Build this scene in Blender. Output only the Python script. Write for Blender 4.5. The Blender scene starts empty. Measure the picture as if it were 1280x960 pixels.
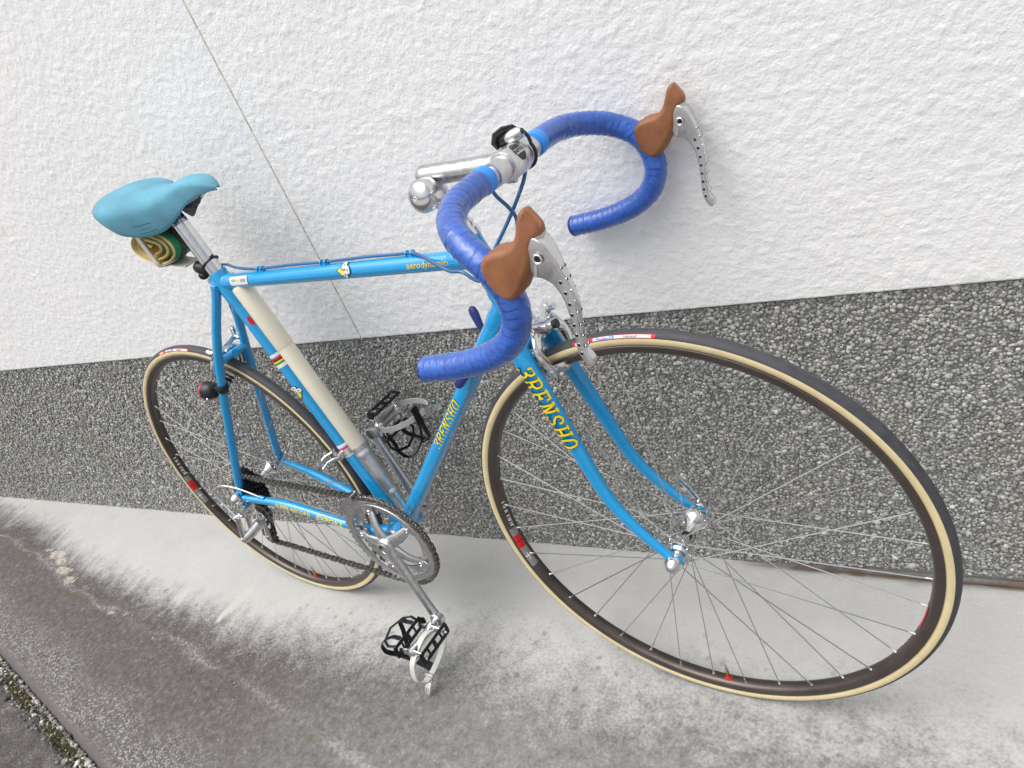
import bpy, bmesh, math, random
import numpy as np
from mathutils import Vector, Matrix, Quaternion
random.seed(7); RNG = np.random.default_rng(7)
sc = bpy.context.scene; COL = sc.collection
V = Vector
PI = math.pi
# ------------------------------------------------------------------ camera
cam_d = bpy.data.cameras.new('camera'); cam = bpy.data.objects.new('camera', cam_d); COL.objects.link(cam)
R_cam = [(0.85142, 0.400434, -0.338728), (-0.035592, -0.600229, -0.799036), (-0.523275, 0.692371, -0.496795)]  # rows: right, down, forward
m = Matrix(((R_cam[0][0], -R_cam[1][0], -R_cam[2][0]), (R_cam[0][1], -R_cam[1][1], -R_cam[2][1]), (R_cam[0][2], -R_cam[1][2], -R_cam[2][2])))
cam.matrix_world = Matrix.Translation((1.327289, -0.77181, 1.120357)) @ m.to_4x4()
cam_d.sensor_width = 36.0; cam_d.lens = 939.92 / 1280 * 36.0
cam_d.clip_start = 0.02; cam_d.clip_end = 500
sc.camera = cam
# ------------------------------------------------------------------ world, sun, exposure
w = bpy.data.worlds.new('World'); sc.world = w; w.use_nodes = True
nt = w.node_tree; bg = nt.nodes['Background']
sky = nt.nodes.new('ShaderNodeTexSky'); sky.sky_type = 'NISHITA'; sky.sun_disc = False
SUN_EL, SUN_AZ = math.radians(68), math.radians(-128)     # direction towards the sun: high, from the front left of the wall
sun_dir = V((math.cos(SUN_EL) * math.cos(SUN_AZ), math.cos(SUN_EL) * math.sin(SUN_AZ), math.sin(SUN_EL)))
sky.sun_elevation = SUN_EL; sky.sun_rotation = math.atan2(sun_dir.x, sun_dir.y)
sky.dust_density = 6.0; sky.air_density = 1.0; sky.ozone_density = 1.0
hs = nt.nodes.new('ShaderNodeHueSaturation'); hs.inputs['Saturation'].default_value = 0.30     # an overcast, nearly colourless sky
nt.links.new(sky.outputs[0], hs.inputs['Color']); nt.links.new(hs.outputs[0], bg.inputs['Color'])
bg.inputs['Strength'].default_value = 0.15
sun_d = bpy.data.lights.new('sun', 'SUN'); sun_d.energy = 1.5; sun_d.angle = math.radians(75); sun_d.color = (1.0, 0.975, 0.94)
sun = bpy.data.objects.new('sun', sun_d); COL.objects.link(sun); sun.rotation_euler = sun_dir.to_track_quat('Z', 'Y').to_euler()
sc.view_settings.view_transform = 'Standard'; sc.view_settings.look = 'None'
sc.view_settings.exposure = 0.24; sc.view_settings.gamma = 1.0
# ------------------------------------------------------------------ materials
MATS = {}
def mat(name, col, rough=0.5, metal=0.0, coat=0.0, bump=None, spec=0.5, noise=None, sss=0, coat_rough=0.08):
    """Principled material; bump=(scale, strength, distance), noise=(scale, amount) varies value a little."""
    M = bpy.data.materials.new(name); M.use_nodes = True; n = M.node_tree; b = n.nodes['Principled BSDF']
    b.inputs['Base Color'].default_value = (*col, 1); b.inputs['Roughness'].default_value = rough
    b.inputs['Metallic'].default_value = metal; b.inputs['Coat Weight'].default_value = coat
    b.inputs['Coat Roughness'].default_value = coat_rough; b.inputs['Specular IOR Level'].default_value = spec
    tc = n.nodes.new('ShaderNodeTexCoord')
    if noise:
        t = n.nodes.new('ShaderNodeTexNoise'); t.inputs['Scale'].default_value = noise[0]; t.inputs['Detail'].default_value = 5
        n.links.new(tc.outputs['Object'], t.inputs['Vector'])
        r = n.nodes.new('ShaderNodeMapRange'); r.inputs['From Min'].default_value = .3; r.inputs['From Max'].default_value = .7
        r.inputs['To Min'].default_value = 1 - noise[1]; r.inputs['To Max'].default_value = 1 + noise[1]
        n.links.new(t.outputs['Fac'], r.inputs['Value'])
        mx = n.nodes.new('ShaderNodeVectorMath'); mx.operation = 'SCALE'; mx.inputs[0].default_value = col
        n.links.new(r.outputs[0], mx.inputs['Scale']); n.links.new(mx.outputs[0], b.inputs['Base Color'])
        rr = n.nodes.new('ShaderNodeMapRange'); rr.inputs['From Min'].default_value = .3; rr.inputs['From Max'].default_value = .7
        rr.inputs['To Min'].default_value = rough * .8; rr.inputs['To Max'].default_value = min(1, rough * 1.3)
        n.links.new(t.outputs['Fac'], rr.inputs['Value']); n.links.new(rr.outputs[0], b.inputs['Roughness'])
    if bump:
        t = n.nodes.new('ShaderNodeTexNoise'); t.inputs['Scale'].default_value = bump[0]; t.inputs['Detail'].default_value = 3
        n.links.new(tc.outputs['Object'], t.inputs['Vector'])
        bp = n.nodes.new('ShaderNodeBump'); bp.inputs['Strength'].default_value = bump[1]; bp.inputs['Distance'].default_value = bump[2]
        n.links.new(t.outputs['Fac'], bp.inputs['Height']); n.links.new(bp.outputs[0], b.inputs['Normal'])
    MATS[name] = M; return M
paint = mat('blue_paint', (.0, .31, .66), .28, 0, 1.0, noise=(9, .03))
paint_dark = mat('blue_paint_inlay', (.0, .17, .45), .3, 0, .8)
chrome = mat('polished_alloy', (.74, .74, .75), .16, 1.0, noise=(90, .08))
satin = mat('satin_alloy', (.68, .68, .69), .34, 1.0, noise=(140, .08))
brushed = mat('brushed_alloy', (.58, .58, .585), .27, 1.0, noise=(120, .10))
steel = mat('steel', (.5, .49, .47), .3, 1.0, noise=(200, .15))
dull = mat('worn_alloy', (.60, .60, .60), .42, 1.0, noise=(120, .15))
spoke_m = mat('spoke_steel', (.66, .66, .65), .26, 1.0)
rim_m = mat('dark_anodised_rim', (.095, .078, .070), .34, 0.6, .15, noise=(25, .12))
rim_track = mat('rim_edge', (.16, .14, .12), .32, .9)
rubber = mat('tread_rubber', (.052, .053, .062), .58, 0, bump=(900, .25, .0004), noise=(70, .25))
gum = mat('tan_sidewall', (.68, .57, .33), .62, 0, bump=(1200, .3, .0003), noise=(45, .07))
tape = mat('blue_bar_tape', (.013, .088, .42), .36, 0, .9, bump=(150, .7, .0016), noise=(60, .22), coat_rough=.20)
tape2 = mat('sky_blue_tape', (.03, .27, .82), .4)
hood_m = mat('brown_gum_rubber', (.250, .098, .040), .48, 0, bump=(500, .12, .0003), noise=(38, .28))
saddle_m = mat('turquoise_suede', (.125, .340, .450), .85, 0, bump=(900, .4, .0004), noise=(20, .20))
saddle_u = mat('saddle_underside', (.012, .025, .05), .6)
pump_m = mat('cream_plastic', (.80, .75, .60), .42, 0, .2, noise=(12, .05))
black = mat('black_plastic', (.012, .012, .014), .38, noise=(80, .2))
blackm = mat('black_anodised', (.010, .011, .016), .3, .4)
navy = mat('navy_rubber', (.02, .028, .17), .4)
cable_m = mat('blue_cable_housing', (.022, .12, .30), .28, 0, .4)
white = mat('white_print', (.78, .78, .76), .4)
wrap_m = mat('white_leather', (.56, .57, .52), .6, bump=(500, .3, .0004), noise=(60, .08))
yellow = mat('yellow_lettering', (.86, .66, .02), .4)
gold = mat('gold_lettering', (.72, .52, .08), .35)
blk = mat('black_print_and_shade', (.006, .006, .008), .45)  # print, and the painted shade inside the drilled lever holes
red = mat('red_print', (.62, .004, .010), .4)
redl = mat('red_lens', (.45, .01, .02), .15, 0, .6)
green = mat('green_print', (.03, .30, .06), .4)
lblue = mat('blue_print', (.12, .35, .75), .4)
grey_p = mat('grey_print', (.27, .265, .26), .4, .3)
casing = mat('tan_casing', (.72, .52, .22), .6, noise=(50, .1))
greent = mat('green_rubber', (.02, .25, .10), .6, noise=(80, .2))
brass = mat('brass', (.50, .33, .13), .35, 1.0)
chain_m = mat('chain_steel', (.24, .23, .21), .38, 1.0, noise=(300, .3))
cog_m = mat('oily_cog_steel', (.075, .075, .085), .4, .9)
logo_g = mat('grey_badge', (.035, .033, .038), .4, .3)
# ------------------------------------------------------------------ mesh helpers
def frame_from(d):
    d = V(d).normalized(); a = V((0, 0, 1)) if abs(d.z) < .9 else V((1, 0, 0))
    x = a.cross(d).normalized(); return x, d.cross(x).normalized(), d
class MB:
    def __init__(s): s.v = []; s.f = []; s.m = []; s.mats = []
    def mi(s, M):
        if M not in s.mats: s.mats.append(M)
        return s.mats.index(M)
    def add(s, vs, fs, M, mids=None):
        o = len(s.v); s.v.extend([tuple(p) for p in vs]); k = s.mi(M)
        for i, f in enumerate(fs):
            s.f.append([o + j for j in f]); s.m.append(k if mids is None else s.mi(mids[i]))
        return s
    def tube(s, pts, r, M, seg=12, cap=True, up=None, sec=None, closed=False):
        """r: scalar or list of scalars or (a, b) pairs; sec(theta, i) may scale the radius."""
        pts = [V(p) for p in pts]; n = len(pts)
        rr = list(r) if isinstance(r, (list, tuple)) and len(r) == n else [r] * n
        T = []
        for i in range(n):
            if closed: t = pts[(i + 1) % n] - pts[i - 1]
            else: t = pts[min(i + 1, n - 1)] - pts[max(i - 1, 0)]
            T.append(t.normalized())
        if up is None: x, _, _ = frame_from(T[0])
        else: x = (V(up) - V(up).dot(T[0]) * T[0]).normalized()
        vs = []; fs = []
        for i in range(n):
            if i: x = (x - x.dot(T[i]) * T[i]).normalized()
            y = T[i].cross(x); a, b = rr[i] if isinstance(rr[i], (tuple, list)) else (rr[i], rr[i])
            for k in range(seg):
                th = 2 * PI * k / seg; q = sec(th, i) if sec else 1.0
                vs.append(pts[i] + x * (a * q * math.cos(th)) + y * (b * q * math.sin(th)))
        lim = n if closed else n - 1
        for i in range(lim):
            j = (i + 1) % n
            for k in range(seg):
                k2 = (k + 1) % seg; fs.append([i * seg + k, i * seg + k2, j * seg + k2, j * seg + k])
        if cap and not closed:
            fs.append([k for k in range(seg)][::-1]); fs.append([(n - 1) * seg + k for k in range(seg)])
        return s.add(vs, fs, M)
    def lathe(s, prof, o, d, M, seg=24, mids=None, closed=False, ang=None, xref=None):
        """prof: (radius, height) pairs along direction d from o."""
        x, y, d = frame_from(d); o = V(o); vs = []; fs = []; mm = []
        if xref is not None: x = (V(xref) - V(xref).dot(d) * d).normalized(); y = d.cross(x)
        a0, a1 = ang if ang else (0, 2 * PI); full = ang is None; ns = seg if full else seg + 1
        for (r, h) in prof:
            for k in range(ns):
                th = a0 + (a1 - a0) * k / seg; vs.append(o + d * h + (x * math.cos(th) + y * math.sin(th)) * max(r, 1e-5))
        np_ = len(prof); lim = np_ if closed else np_ - 1
        for i in range(lim):
            j = (i + 1) % np_
            for k in range(seg):
                k2 = (k + 1) % ns; fs.append([i * ns + k, i * ns + k2, j * ns + k2, j * ns + k])
                if mids: mm.append(mids[i])
        return s.add(vs, fs, M, mm if mids else None)
    def box(s, c, ex, ey, ez, M, bev=0.0):
        """box with centre c and half-extent vectors; bev chamfers the edges."""
        c = V(c); ex, ey, ez = V(ex), V(ey), V(ez)
        if bev <= 0:
            vs = [c + ex * a + ey * b + ez * g for a in (-1, 1) for b in (-1, 1) for g in (-1, 1)]
            return s.add(vs, [[0, 1, 3, 2], [4, 6, 7, 5], [0, 4, 5, 1], [2, 3, 7, 6], [0, 2, 6, 4], [1, 5, 7, 3]], M)
        bm = bmesh.new(); bmesh.ops.create_cube(bm, size=2)
        L = [ex.length, ey.length, ez.length]
        for v in bm.verts: v.co = V((v.co.x * L[0], v.co.y * L[1], v.co.z * L[2]))
        bmesh.ops.bevel(bm, geom=list(bm.edges), offset=bev, segments=2, affect='EDGES', profile=.6)
        u = [ex.normalized(), ey.normalized(), ez.normalized()]
        vs = [c + u[0] * v.co.x + u[1] * v.co.y + u[2] * v.co.z for v in bm.verts]; bm.verts.index_update()
        fs = [[v.index for v in f.verts] for f in bm.faces]; bm.free(); return s.add(vs, fs, M)
    def slab(s, poly, P, N, half, M, edge=.004, rings=4, res=None, smooth=1):
        """plate from a closed 2-D outline; P maps (a, b) to a point, N is the thickness direction, half(a, b) half thickness, edges rounded."""
        pts = [V((a, b)) for a, b in poly]
        if res:
            out = []
            for i in range(len(pts)):
                p0, p1, p2, p3 = pts[i - 1], pts[i], pts[(i + 1) % len(pts)], pts[(i + 2) % len(pts)]
                k = max(1, int((p2 - p1).length / res))
                for j in range(k):
                    t = j / k
                    out.append(.5 * (2 * p1 + (p2 - p0) * t + (2 * p0 - 5 * p1 + 4 * p2 - p3) * t * t + (3 * p1 - p0 - 3 * p2 + p3) * t ** 3) if smooth else p1.lerp(p2, t))
            pts = out
        n = len(pts); area = sum(pts[i - 1].x * pts[i].y - pts[i].x * pts[i - 1].y for i in range(n))
        if area < 0: pts.reverse()
        nor = []
        for i in range(n):
            t = (pts[(i + 1) % n] - pts[i - 1]).normalized(); nor.append(V((-t.y, t.x)))
        hf = half if callable(half) else (lambda a, b: half)
        N = V(N); vs = []; fs = []; lay = []
        for sgn in (-1, 1):
            seq = range(rings + 1) if sgn < 0 else range(rings, -1, -1)
            for k in (range(rings, -1, -1) if sgn < 0 else range(0, rings + 1)):
                ph = k / rings * PI / 2
                ins = edge * (1 - math.cos(ph)); lay.append((ins, sgn * math.sin(ph)))
        # lay runs from the bottom rim of the flat face to the top
        for ins, t in lay:
            for i in range(n):
                p = pts[i] + nor[i] * ins; h = hf(p.x, p.y); e = min(edge, h)
                z = (h - e) * (1 if t > 0 else -1 if t < 0 else 0) + e * t
                vs.append(V(P(p.x, p.y)) + N * z)
        L = len(lay)
        for k in range(L - 1):
            for i in range(n):
                j = (i + 1) % n; fs.append([k * n + i, k * n + j, (k + 1) * n + j, (k + 1) * n + i])
        fs.append([i for i in range(n)][::-1]); fs.append([(L - 1) * n + i for i in range(n)])
        return s.add(vs, fs, M)
    def sphere(s, c, r, M, seg=12, rings=8, axes=None):
        ax = axes or (V((1, 0, 0)), V((0, 1, 0)), V((0, 0, 1))); rr = r if isinstance(r, tuple) else (r, r, r); vs = []; fs = []; c = V(c)
        for i in range(rings + 1):
            ph = PI * i / rings
            for k in range(seg):
                th = 2 * PI * k / seg
                vs.append(c + ax[0] * (rr[0] * math.sin(ph) * math.cos(th)) + ax[1] * (rr[1] * math.sin(ph) * math.sin(th)) + ax[2] * (rr[2] * math.cos(ph)))
        for i in range(rings):
            for k in range(seg):
                k2 = (k + 1) % seg; fs.append([i * seg + k, (i + 1) * seg + k, (i + 1) * seg + k2, i * seg + k2])
        return s.add(vs, fs, M)
    def build(s, name, parent=None, sharp=40, origin=None, matrix=None):
        me = bpy.data.meshes.new(name)
        vs = s.v if origin is None else [(a - origin[0], b - origin[1], c - origin[2]) for a, b, c in s.v]
        me.from_pydata(vs, [], s.f)
        for M in s.mats: me.materials.append(M)
        me.polygons.foreach_set('material_index', s.m)
        bm = bmesh.new(); bm.from_mesh(me); bmesh.ops.recalc_face_normals(bm, faces=bm.faces)
        big = [f for f in bm.faces if len(f.verts) > 6]
        if big: bmesh.ops.triangulate(bm, faces=big)
        bm.to_mesh(me); bm.free()
        me.polygons.foreach_set('use_smooth', [True] * len(me.polygons)); me.set_sharp_from_angle(angle=math.radians(sharp)); me.update()
        o = bpy.data.objects.new(name, me); COL.objects.link(o)
        if parent: o.parent = parent
        if matrix is not None: o.matrix_basis = matrix
        return o
def tag(o, label=None, cat=None, group=None, kind=None):
    if label: o['label'] = label
    if cat: o['category'] = cat
    if group: o['group'] = group
    if kind: o['kind'] = kind
    return o
def empty(name, parent=None, loc=(0, 0, 0)):
    o = bpy.data.objects.new(name, None); COL.objects.link(o); o.empty_display_size = .02
    if parent: o.parent = parent
    o.location = loc; return o
def spline(ctrl, n=8):
    c = [V(p) for p in ctrl]; c = [2 * c[0] - c[1]] + c + [2 * c[-1] - c[-2]]; o = []
    for i in range(1, len(c) - 2):
        a, b, d, e = c[i - 1], c[i], c[i + 1], c[i + 2]
        for k in range(n):
            t = k / n; o.append(.5 * (2 * b + (d - a) * t + (2 * a - 5 * b + 4 * d - e) * t * t + (3 * b - a - 3 * d + e) * t ** 3))
    o.append(c[-2]); return o
# ------------------------------------------------------------------ bicycle geometry (rear axle at the origin, x forward, y to the bicycle's left, z up)
G = V((-.002611, 0, -.33399))                               # where the rear tyre meets the ground
MROT = Matrix(((0.996077, 0.088435, -0.003031), (-0.088141, 0.994633, 0.054191), (0.007807, -0.053712, 0.998526)))
BIKE = MROT.to_4x4() @ Matrix.Translation(-G)
S = V((.93169, 0, -.013212)); U = V((-.275822, 0, .961209)); Q = V((.961209, 0, .275822)); A0 = V((.977732, 0, 0))
STEER = Quaternion(U, math.radians(1.33)).to_matrix()
def fk(q, y, u): return STEER @ (Q * q + U * u + V((0, y, 0))) + S
def fkd(q, y, u): return STEER @ (Q * q + U * u + V((0, y, 0)))
BB = V((.391693, 0, -.074703)); SU = V((-.257975, 0, .966152)); SF = V((.966152, 0, .257975))
YL = V((0, 1, 0))
def place(o, origin):
    o.matrix_world = MROT.to_4x4(); o.location = MROT @ (V(origin) - G); return o
bike = empty('bicycle'); bike.matrix_world = BIKE
bike.matrix_world = Matrix.Translation((0, 0, 0)) @ MROT.to_4x4()
tag(bike, 'sky blue racing bicycle with blue bar tape and tan sidewall tyres leaning on the wall', 'bicycle')
OFF = -G                                                    # children are built in bike coordinates shifted so that the base is at the Empty
def bpart(mb, name, parent=None, sharp=40, label=None):
    mb.v = [(a + OFF.x, b + OFF.y, c + OFF.z) for a, b, c in mb.v]
    o = mb.build(name, parent or bike, sharp)
    if label: o['label'] = label
    return o
def top(mb, name, origin, label, cat, sharp=40):
    o = mb.build(name, None, sharp, origin=V(origin)); place(o, origin); return tag(o, label, cat)

# ---- lettering -------------------------------------------------------------
GLYPH = {  # strokes in a unit box 0.72 wide, 1 high
 '3': [[(.10, .80), (.16, .95), (.36, 1.0), (.56, .92), (.58, .74), (.44, .58), (.28, .55)], [(.28, .55), (.50, .50), (.62, .34), (.56, .10), (.34, 0), (.12, .04), (.04, .18)], [(.03, .16), (.11, .22)], [(.07, .84), (.15, .78)]],
 'R': [[(.12, 0), (.12, 1)], [(.0, 1), (.42, 1), (.58, .90), (.58, .62), (.42, .52), (.12, .52)], [(.34, .52), (.56, .04), (.70, 0)], [(0, 0), (.26, 0)]],
 'E': [[(.12, 0), (.12, 1)], [(.0, 1), (.60, 1), (.62, .82)], [(.12, .52), (.44, .52)], [(.44, .42), (.44, .62)], [(.0, 0), (.60, 0), (.64, .2)]],
 'N': [[(.12, 0), (.12, 1)], [(.0, 1), (.16, 1), (.56, .02)], [(.56, 0), (.56, 1)], [(.44, 1), (.68, 1)], [(.0, 0), (.25, 0)]],
 'S': [[(.58, .74), (.56, .92), (.34, 1.0), (.12, .90), (.10, .70), (.26, .56), (.46, .46), (.60, .30), (.54, .08), (.32, 0), (.10, .06), (.06, .26)]],
 'H': [[(.12, 0), (.12, 1)], [(.56, 0), (.56, 1)], [(.12, .5), (.56, .5)], [(0, 1), (.24, 1)], [(0, 0), (.24, 0)], [(.44, 1), (.68, 1)], [(.44, 0), (.68, 0)]],
 'O': [[(.34, 1), (.14, .88), (.06, .5), (.14, .12), (.34, 0), (.54, .12), (.62, .5), (.54, .88), (.34, 1)]],
}
def stroke_mesh(word, wid, adv=.86, slant=.22):
    vs = []; fs = []
    for li, ch in enumerate(word):
        for st in GLYPH[ch]:
            p = [V((a + li * adv + slant * b, b)) for a, b in st]
            # densify
            d = []
            for i in range(len(p) - 1):
                k = max(1, int((p[i + 1] - p[i]).length / .09))
                for j in range(k): d.append(p[i].lerp(p[i + 1], j / k))
            d.append(p[-1]); o = len(vs)
            for i in range(len(d)):
                t = (d[min(i + 1, len(d) - 1)] - d[max(i - 1, 0)]).normalized(); nn = V((-t.y, t.x))
                e = V((0, 0))
                if i == 0: e = -t * wid * .5
                if i == len(d) - 1: e = t * wid * .5
                vs += [d[i] + e + nn * wid, d[i] + e - nn * wid]
            for i in range(len(d) - 1): fs.append([o + 2 * i, o + 2 * i + 1, o + 2 * i + 3, o + 2 * i + 2])
    return vs, fs
def text_mesh(txt, size=1.0, slant=0.0, cut=.12, bold=0.0):
    """built-in font text as flat mesh, sliced across so it can follow a curve; returns verts (x right, y up), faces"""
    cu = bpy.data.curves.new('t', 'FONT'); cu.body = txt; cu.size = size; cu.shear = slant; cu.offset = bold; cu.resolution_u = 2; cu.fill_mode = 'FRONT'
    ob = bpy.data.objects.new('t', cu); COL.objects.link(ob); dg = bpy.context.evaluated_depsgraph_get(); me = bpy.data.meshes.new_from_object(ob.evaluated_get(dg))
    bm = bmesh.new(); bm.from_mesh(me); bmesh.ops.remove_doubles(bm, verts=bm.verts, dist=1e-5)
    ys = [v.co.y for v in bm.verts]; y0, y1 = min(ys), max(ys); y = y0 + cut * size
    while y < y1:
        bmesh.ops.bisect_plane(bm, geom=bm.verts[:] + bm.edges[:] + bm.faces[:], plane_co=(0, y, 0), plane_no=(0, 1, 0)); y += cut * size
    bm.verts.index_update(); vs = [V((v.co.x, v.co.y)) for v in bm.verts]; fs = [[v.index for v in f.verts] for f in bm.faces]; bm.free()
    bpy.data.objects.remove(ob); bpy.data.curves.remove(cu); bpy.data.meshes.remove(me)
    x0 = min(v.x for v in vs); vs = [V((v.x - x0, v.y)) for v in vs]; return vs, fs
def wrap(mb, vs, fs, M, A, D, N, r, lift=.0003, flip=1):
    """lay flat (s, t) figures on a tube: s along D from A, t round the tube starting from normal N"""
    A, D = V(A), V(D).normalized(); N = V(N); N = (N - N.dot(D) * D).normalized(); C = D.cross(N) * flip; out = []
    for p in vs:
        rr = (r(p[0]) if callable(r) else r); a = p[1] / rr
        out.append(A + D * p[0] + (N * math.cos(a) + C * math.sin(a)) * (rr + lift))
    mb.add(out, fs, M)
def rect(s0, s1, t0, t1, n=6, ns=1):
    vs = []; fs = []
    for i in range(n + 1):
        for j in range(ns + 1): vs.append(V((s0 + (s1 - s0) * j / ns, t0 + (t1 - t0) * i / n)))
    for i in range(n):
        for j in range(ns): a = i * (ns + 1) + j; fs.append([a, a + 1, a + ns + 2, a + ns + 1])
    return vs, fs
def disc(cs, ct, rs, rt, n=16, rot=0, rings=4):
    vs = [V((cs, ct))]; fs = []
    for q in range(1, rings + 1):
        for k in range(n):
            x_, y_ = rs * q / rings * math.cos(2 * PI * k / n), rt * q / rings * math.sin(2 * PI * k / n)
            vs.append(V((cs + x_ * math.cos(rot) - y_ * math.sin(rot), ct + x_ * math.sin(rot) + y_ * math.cos(rot))))
    for k in range(n): fs.append([0, 1 + k, 1 + (k + 1) % n])
    for q in range(rings - 1):
        for k in range(n): a_, b2 = 1 + q * n + k, 1 + q * n + (k + 1) % n; fs.append([a_, a_ + n, b2 + n, b2])
    return vs, fs

# ------------------------------------------------------------------ FRAME
frame = empty('frame', bike)
ST_TOP = BB + SU * .549; HTOP = S + U * .4798; HLOW = S + U * .415
def lug(mb, a, b, r, L, M=paint, n=10, r0=1.12):
    """socket that thins towards its point"""
    a, b = V(a), V(b); d = (b - a).normalized()
    mb.tube([a, a + d * L * .75, a + d * L * .92, a + d * L], [r * r0, r * (1 + (r0 - 1) * .8), r * (1 + (r0 - 1) * .5), r * 1.005], M, 28)
b = MB(); b.tube([ST_TOP, HTOP], .0127, paint, 32); lug(b, ST_TOP, HTOP, .0127, .036); lug(b, HTOP, ST_TOP, .0127, .045); bpart(b, 'top_tube', frame)
b = MB()
def keel(th, i): return 1 + .13 * max(0, math.cos(th)) ** 18
b.tube([BB, HLOW], .0143, paint, 48, up=fkd(1, 0, 0) + V((0, -.75, 0)), sec=keel); lug(b, BB, HLOW, .0143, .05); lug(b, HLOW, BB, .0143, .05); bpart(b, 'down_tube', frame)
b = MB(); b.tube([BB, ST_TOP + SU * .018], .0143, paint, 32); lug(b, BB, ST_TOP, .0143, .045)
b.tube([ST_TOP - SU * .045, ST_TOP - SU * .035, ST_TOP - SU * .02, ST_TOP + SU * .017, ST_TOP + SU * .0205], [.01435, .0156, .0163, .0163, .0153], paint, 32); bpart(b, 'seat_tube', frame)
b = MB(); b.tube([S + U * .388, S + U * .398, S + U * .4, S + U * .432, S + U * .438, S + U * .462, S + U * .466, S + U * .500, S + U * .508], [.019, .019, .0182, .0182, .0166, .0166, .0182, .0182, .019], paint, 36); bpart(b, 'head_tube', frame)
b = MB(); b.tube([BB + YL * -.034, BB + YL * -.032, BB + YL * .032, BB + YL * .034], [.0185, .0195, .0195, .0185], paint, 32)
b.tube([BB + YL * -.038, BB + YL * -.034], [.0165, .0175], satin, 28); b.tube([BB + YL * .034, BB + YL * .041], [.0175, .0165], satin, 28); bpart(b, 'bottom_bracket_shell', frame)
for sg in (-1, 1):
    b = MB(); top_p = ST_TOP + V((-.012, .0165 * sg, -.012)); low = V((.012, .0575 * sg, .022))
    mid = V((.158, .0325 * sg, .318)).lerp(V((.155, .034 * sg, .31)), .5)
    pts = [top_p + SU * .012 + V((.002, -.001 * sg, 0)), top_p, mid, low.lerp(mid, .12), low, V((.004, .0615 * sg, .006))]
    b.tube(spline(pts, 6), [.004] * 3 + [.0085] * 3 + [.0083] * 19 + [.0075] * 2 + [.0065] * 2 + [.0055] * 2, paint, 16); bpart(b, 'seat_stay', frame)
    b = MB(); pts = [BB + V((-.012, .020 * sg, .002)), BB + V((-.09, .030 * sg, .006)), V((.13, .047 * sg, -.021)), V((.03, .059 * sg, -.006)), V((.006, .0615 * sg, -.002))]
    if sg < 0: CSP = spline(pts, 40)
    b.tube(spline(pts, 8), [.0105] * 10 + [.0100] * 8 + [.0082] * 7 + [.007] * 4 + [.0055] * 3 + [.005], paint, 18)
    if sg < 0:   # cable stop
        b.tube([V((.075, -.0545, -.004)), V((.060, -.0565, .0005))], .0042, paint, 12)
    bpart(b, 'chain_stay', frame)
    b = MB(); poly = [(.024, .022), (.006, .014), (-.010, .009), (-.016, -.004), (-.012, -.015), (.0, -.016)] + ([(-.003, -.028), (.006, -.036), (.016, -.030), (.013, -.014)] if sg < 0 else [(.010, -.014)]) + [(.030, -.012), (.034, -.003), (.014, .004)]
    b.slab(poly, lambda a, c: (a, .0615 * sg, c), (0, 1, 0), .0025, paint, .001, 2); bpart(b, 'dropout', frame)
b = MB(); b.tube([V((.158, -.033, .314)), V((.158, .033, .314))], .0072, paint, 16); b.tube([V((.150, 0, .314)), V((.166, 0, .314))], .008, paint, 16); bpart(b, 'brake_bridge', frame)
for gx in (.362, .514, .687):
    b = MB(); gz = .456 - (gx - .25) / .549 * .008 + .0127
    b.box((gx, 0, gz + .0008), (.008, 0, 0), (0, .0035, 0), (0, 0, .0014), paint, .0006)
    for dx in (-.005, .005):
        b.tube([(gx + dx + .0045 * 0, .0045 * math.cos(a), gz + .003 + .0038 * math.sin(a)) for a in np.linspace(-.6, PI + .6, 10)], .0012, paint, 8)
    bpart(b, 'cable_guide', frame)
# paintwork lettering and badges
b = MB(); DT = (HLOW - BB).normalized(); side = V((.30, -1, .28))
st, ft = stroke_mesh('3RENSHO', .070)
L = .128; h = .0150; sc_ = L / (7 * .86 + .1)
vs = [V((p.x * sc_, (p.y - .5) * h)) for p in st]
A = BB + DT * .288
so, fo = stroke_mesh('3RENSHO', .108)
vo = [V((p.x * sc_, (p.y - .5) * h)) for p in so]
wrap(b, vo, fo, blk, A, DT, V((-.10, -1, .05)), .0143, .0006, -1); wrap(b, vs, ft, yellow, A, DT, V((-.10, -1, .05)), .0143, .0009, -1)
bpart(b, 'lettering', frame)
TT = (HTOP - ST_TOP).normalized()
b = MB(); vs, fs = text_mesh('aerodynamics', .0135, .2, .25, .0002); wrap(b, [V((p.x * 1.02, p.y - .004)) for p in vs], fs, gold, ST_TOP + TT * .433, TT, V((0, -1, .2)), .0127, .0004, -1); bpart(b, 'lettering', frame)
b = MB()
def cs_at(x): return min(CSP, key=lambda p: abs(p.x - x))
for txt, x0_, x1_, size, M, dy in (('SUPER RECORD', .108, .195, .0088, gold, .003), ('EXPORT', .206, .270, .0125, yellow, .0045)):
    p0_, p1_ = cs_at(x0_), cs_at(x1_); vs, fs = text_mesh(txt, size, 0, .3, .0003); wmx = max(p.x for p in vs); k_ = (p1_ - p0_).length / wmx
    wrap(b, [V((p.x * k_, p.y - dy)) for p in vs], fs, M, p0_, p1_ - p0_, V((0, -1, .35)), .0100, .0009, -1)
bpart(b, 'lettering', frame)
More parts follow.
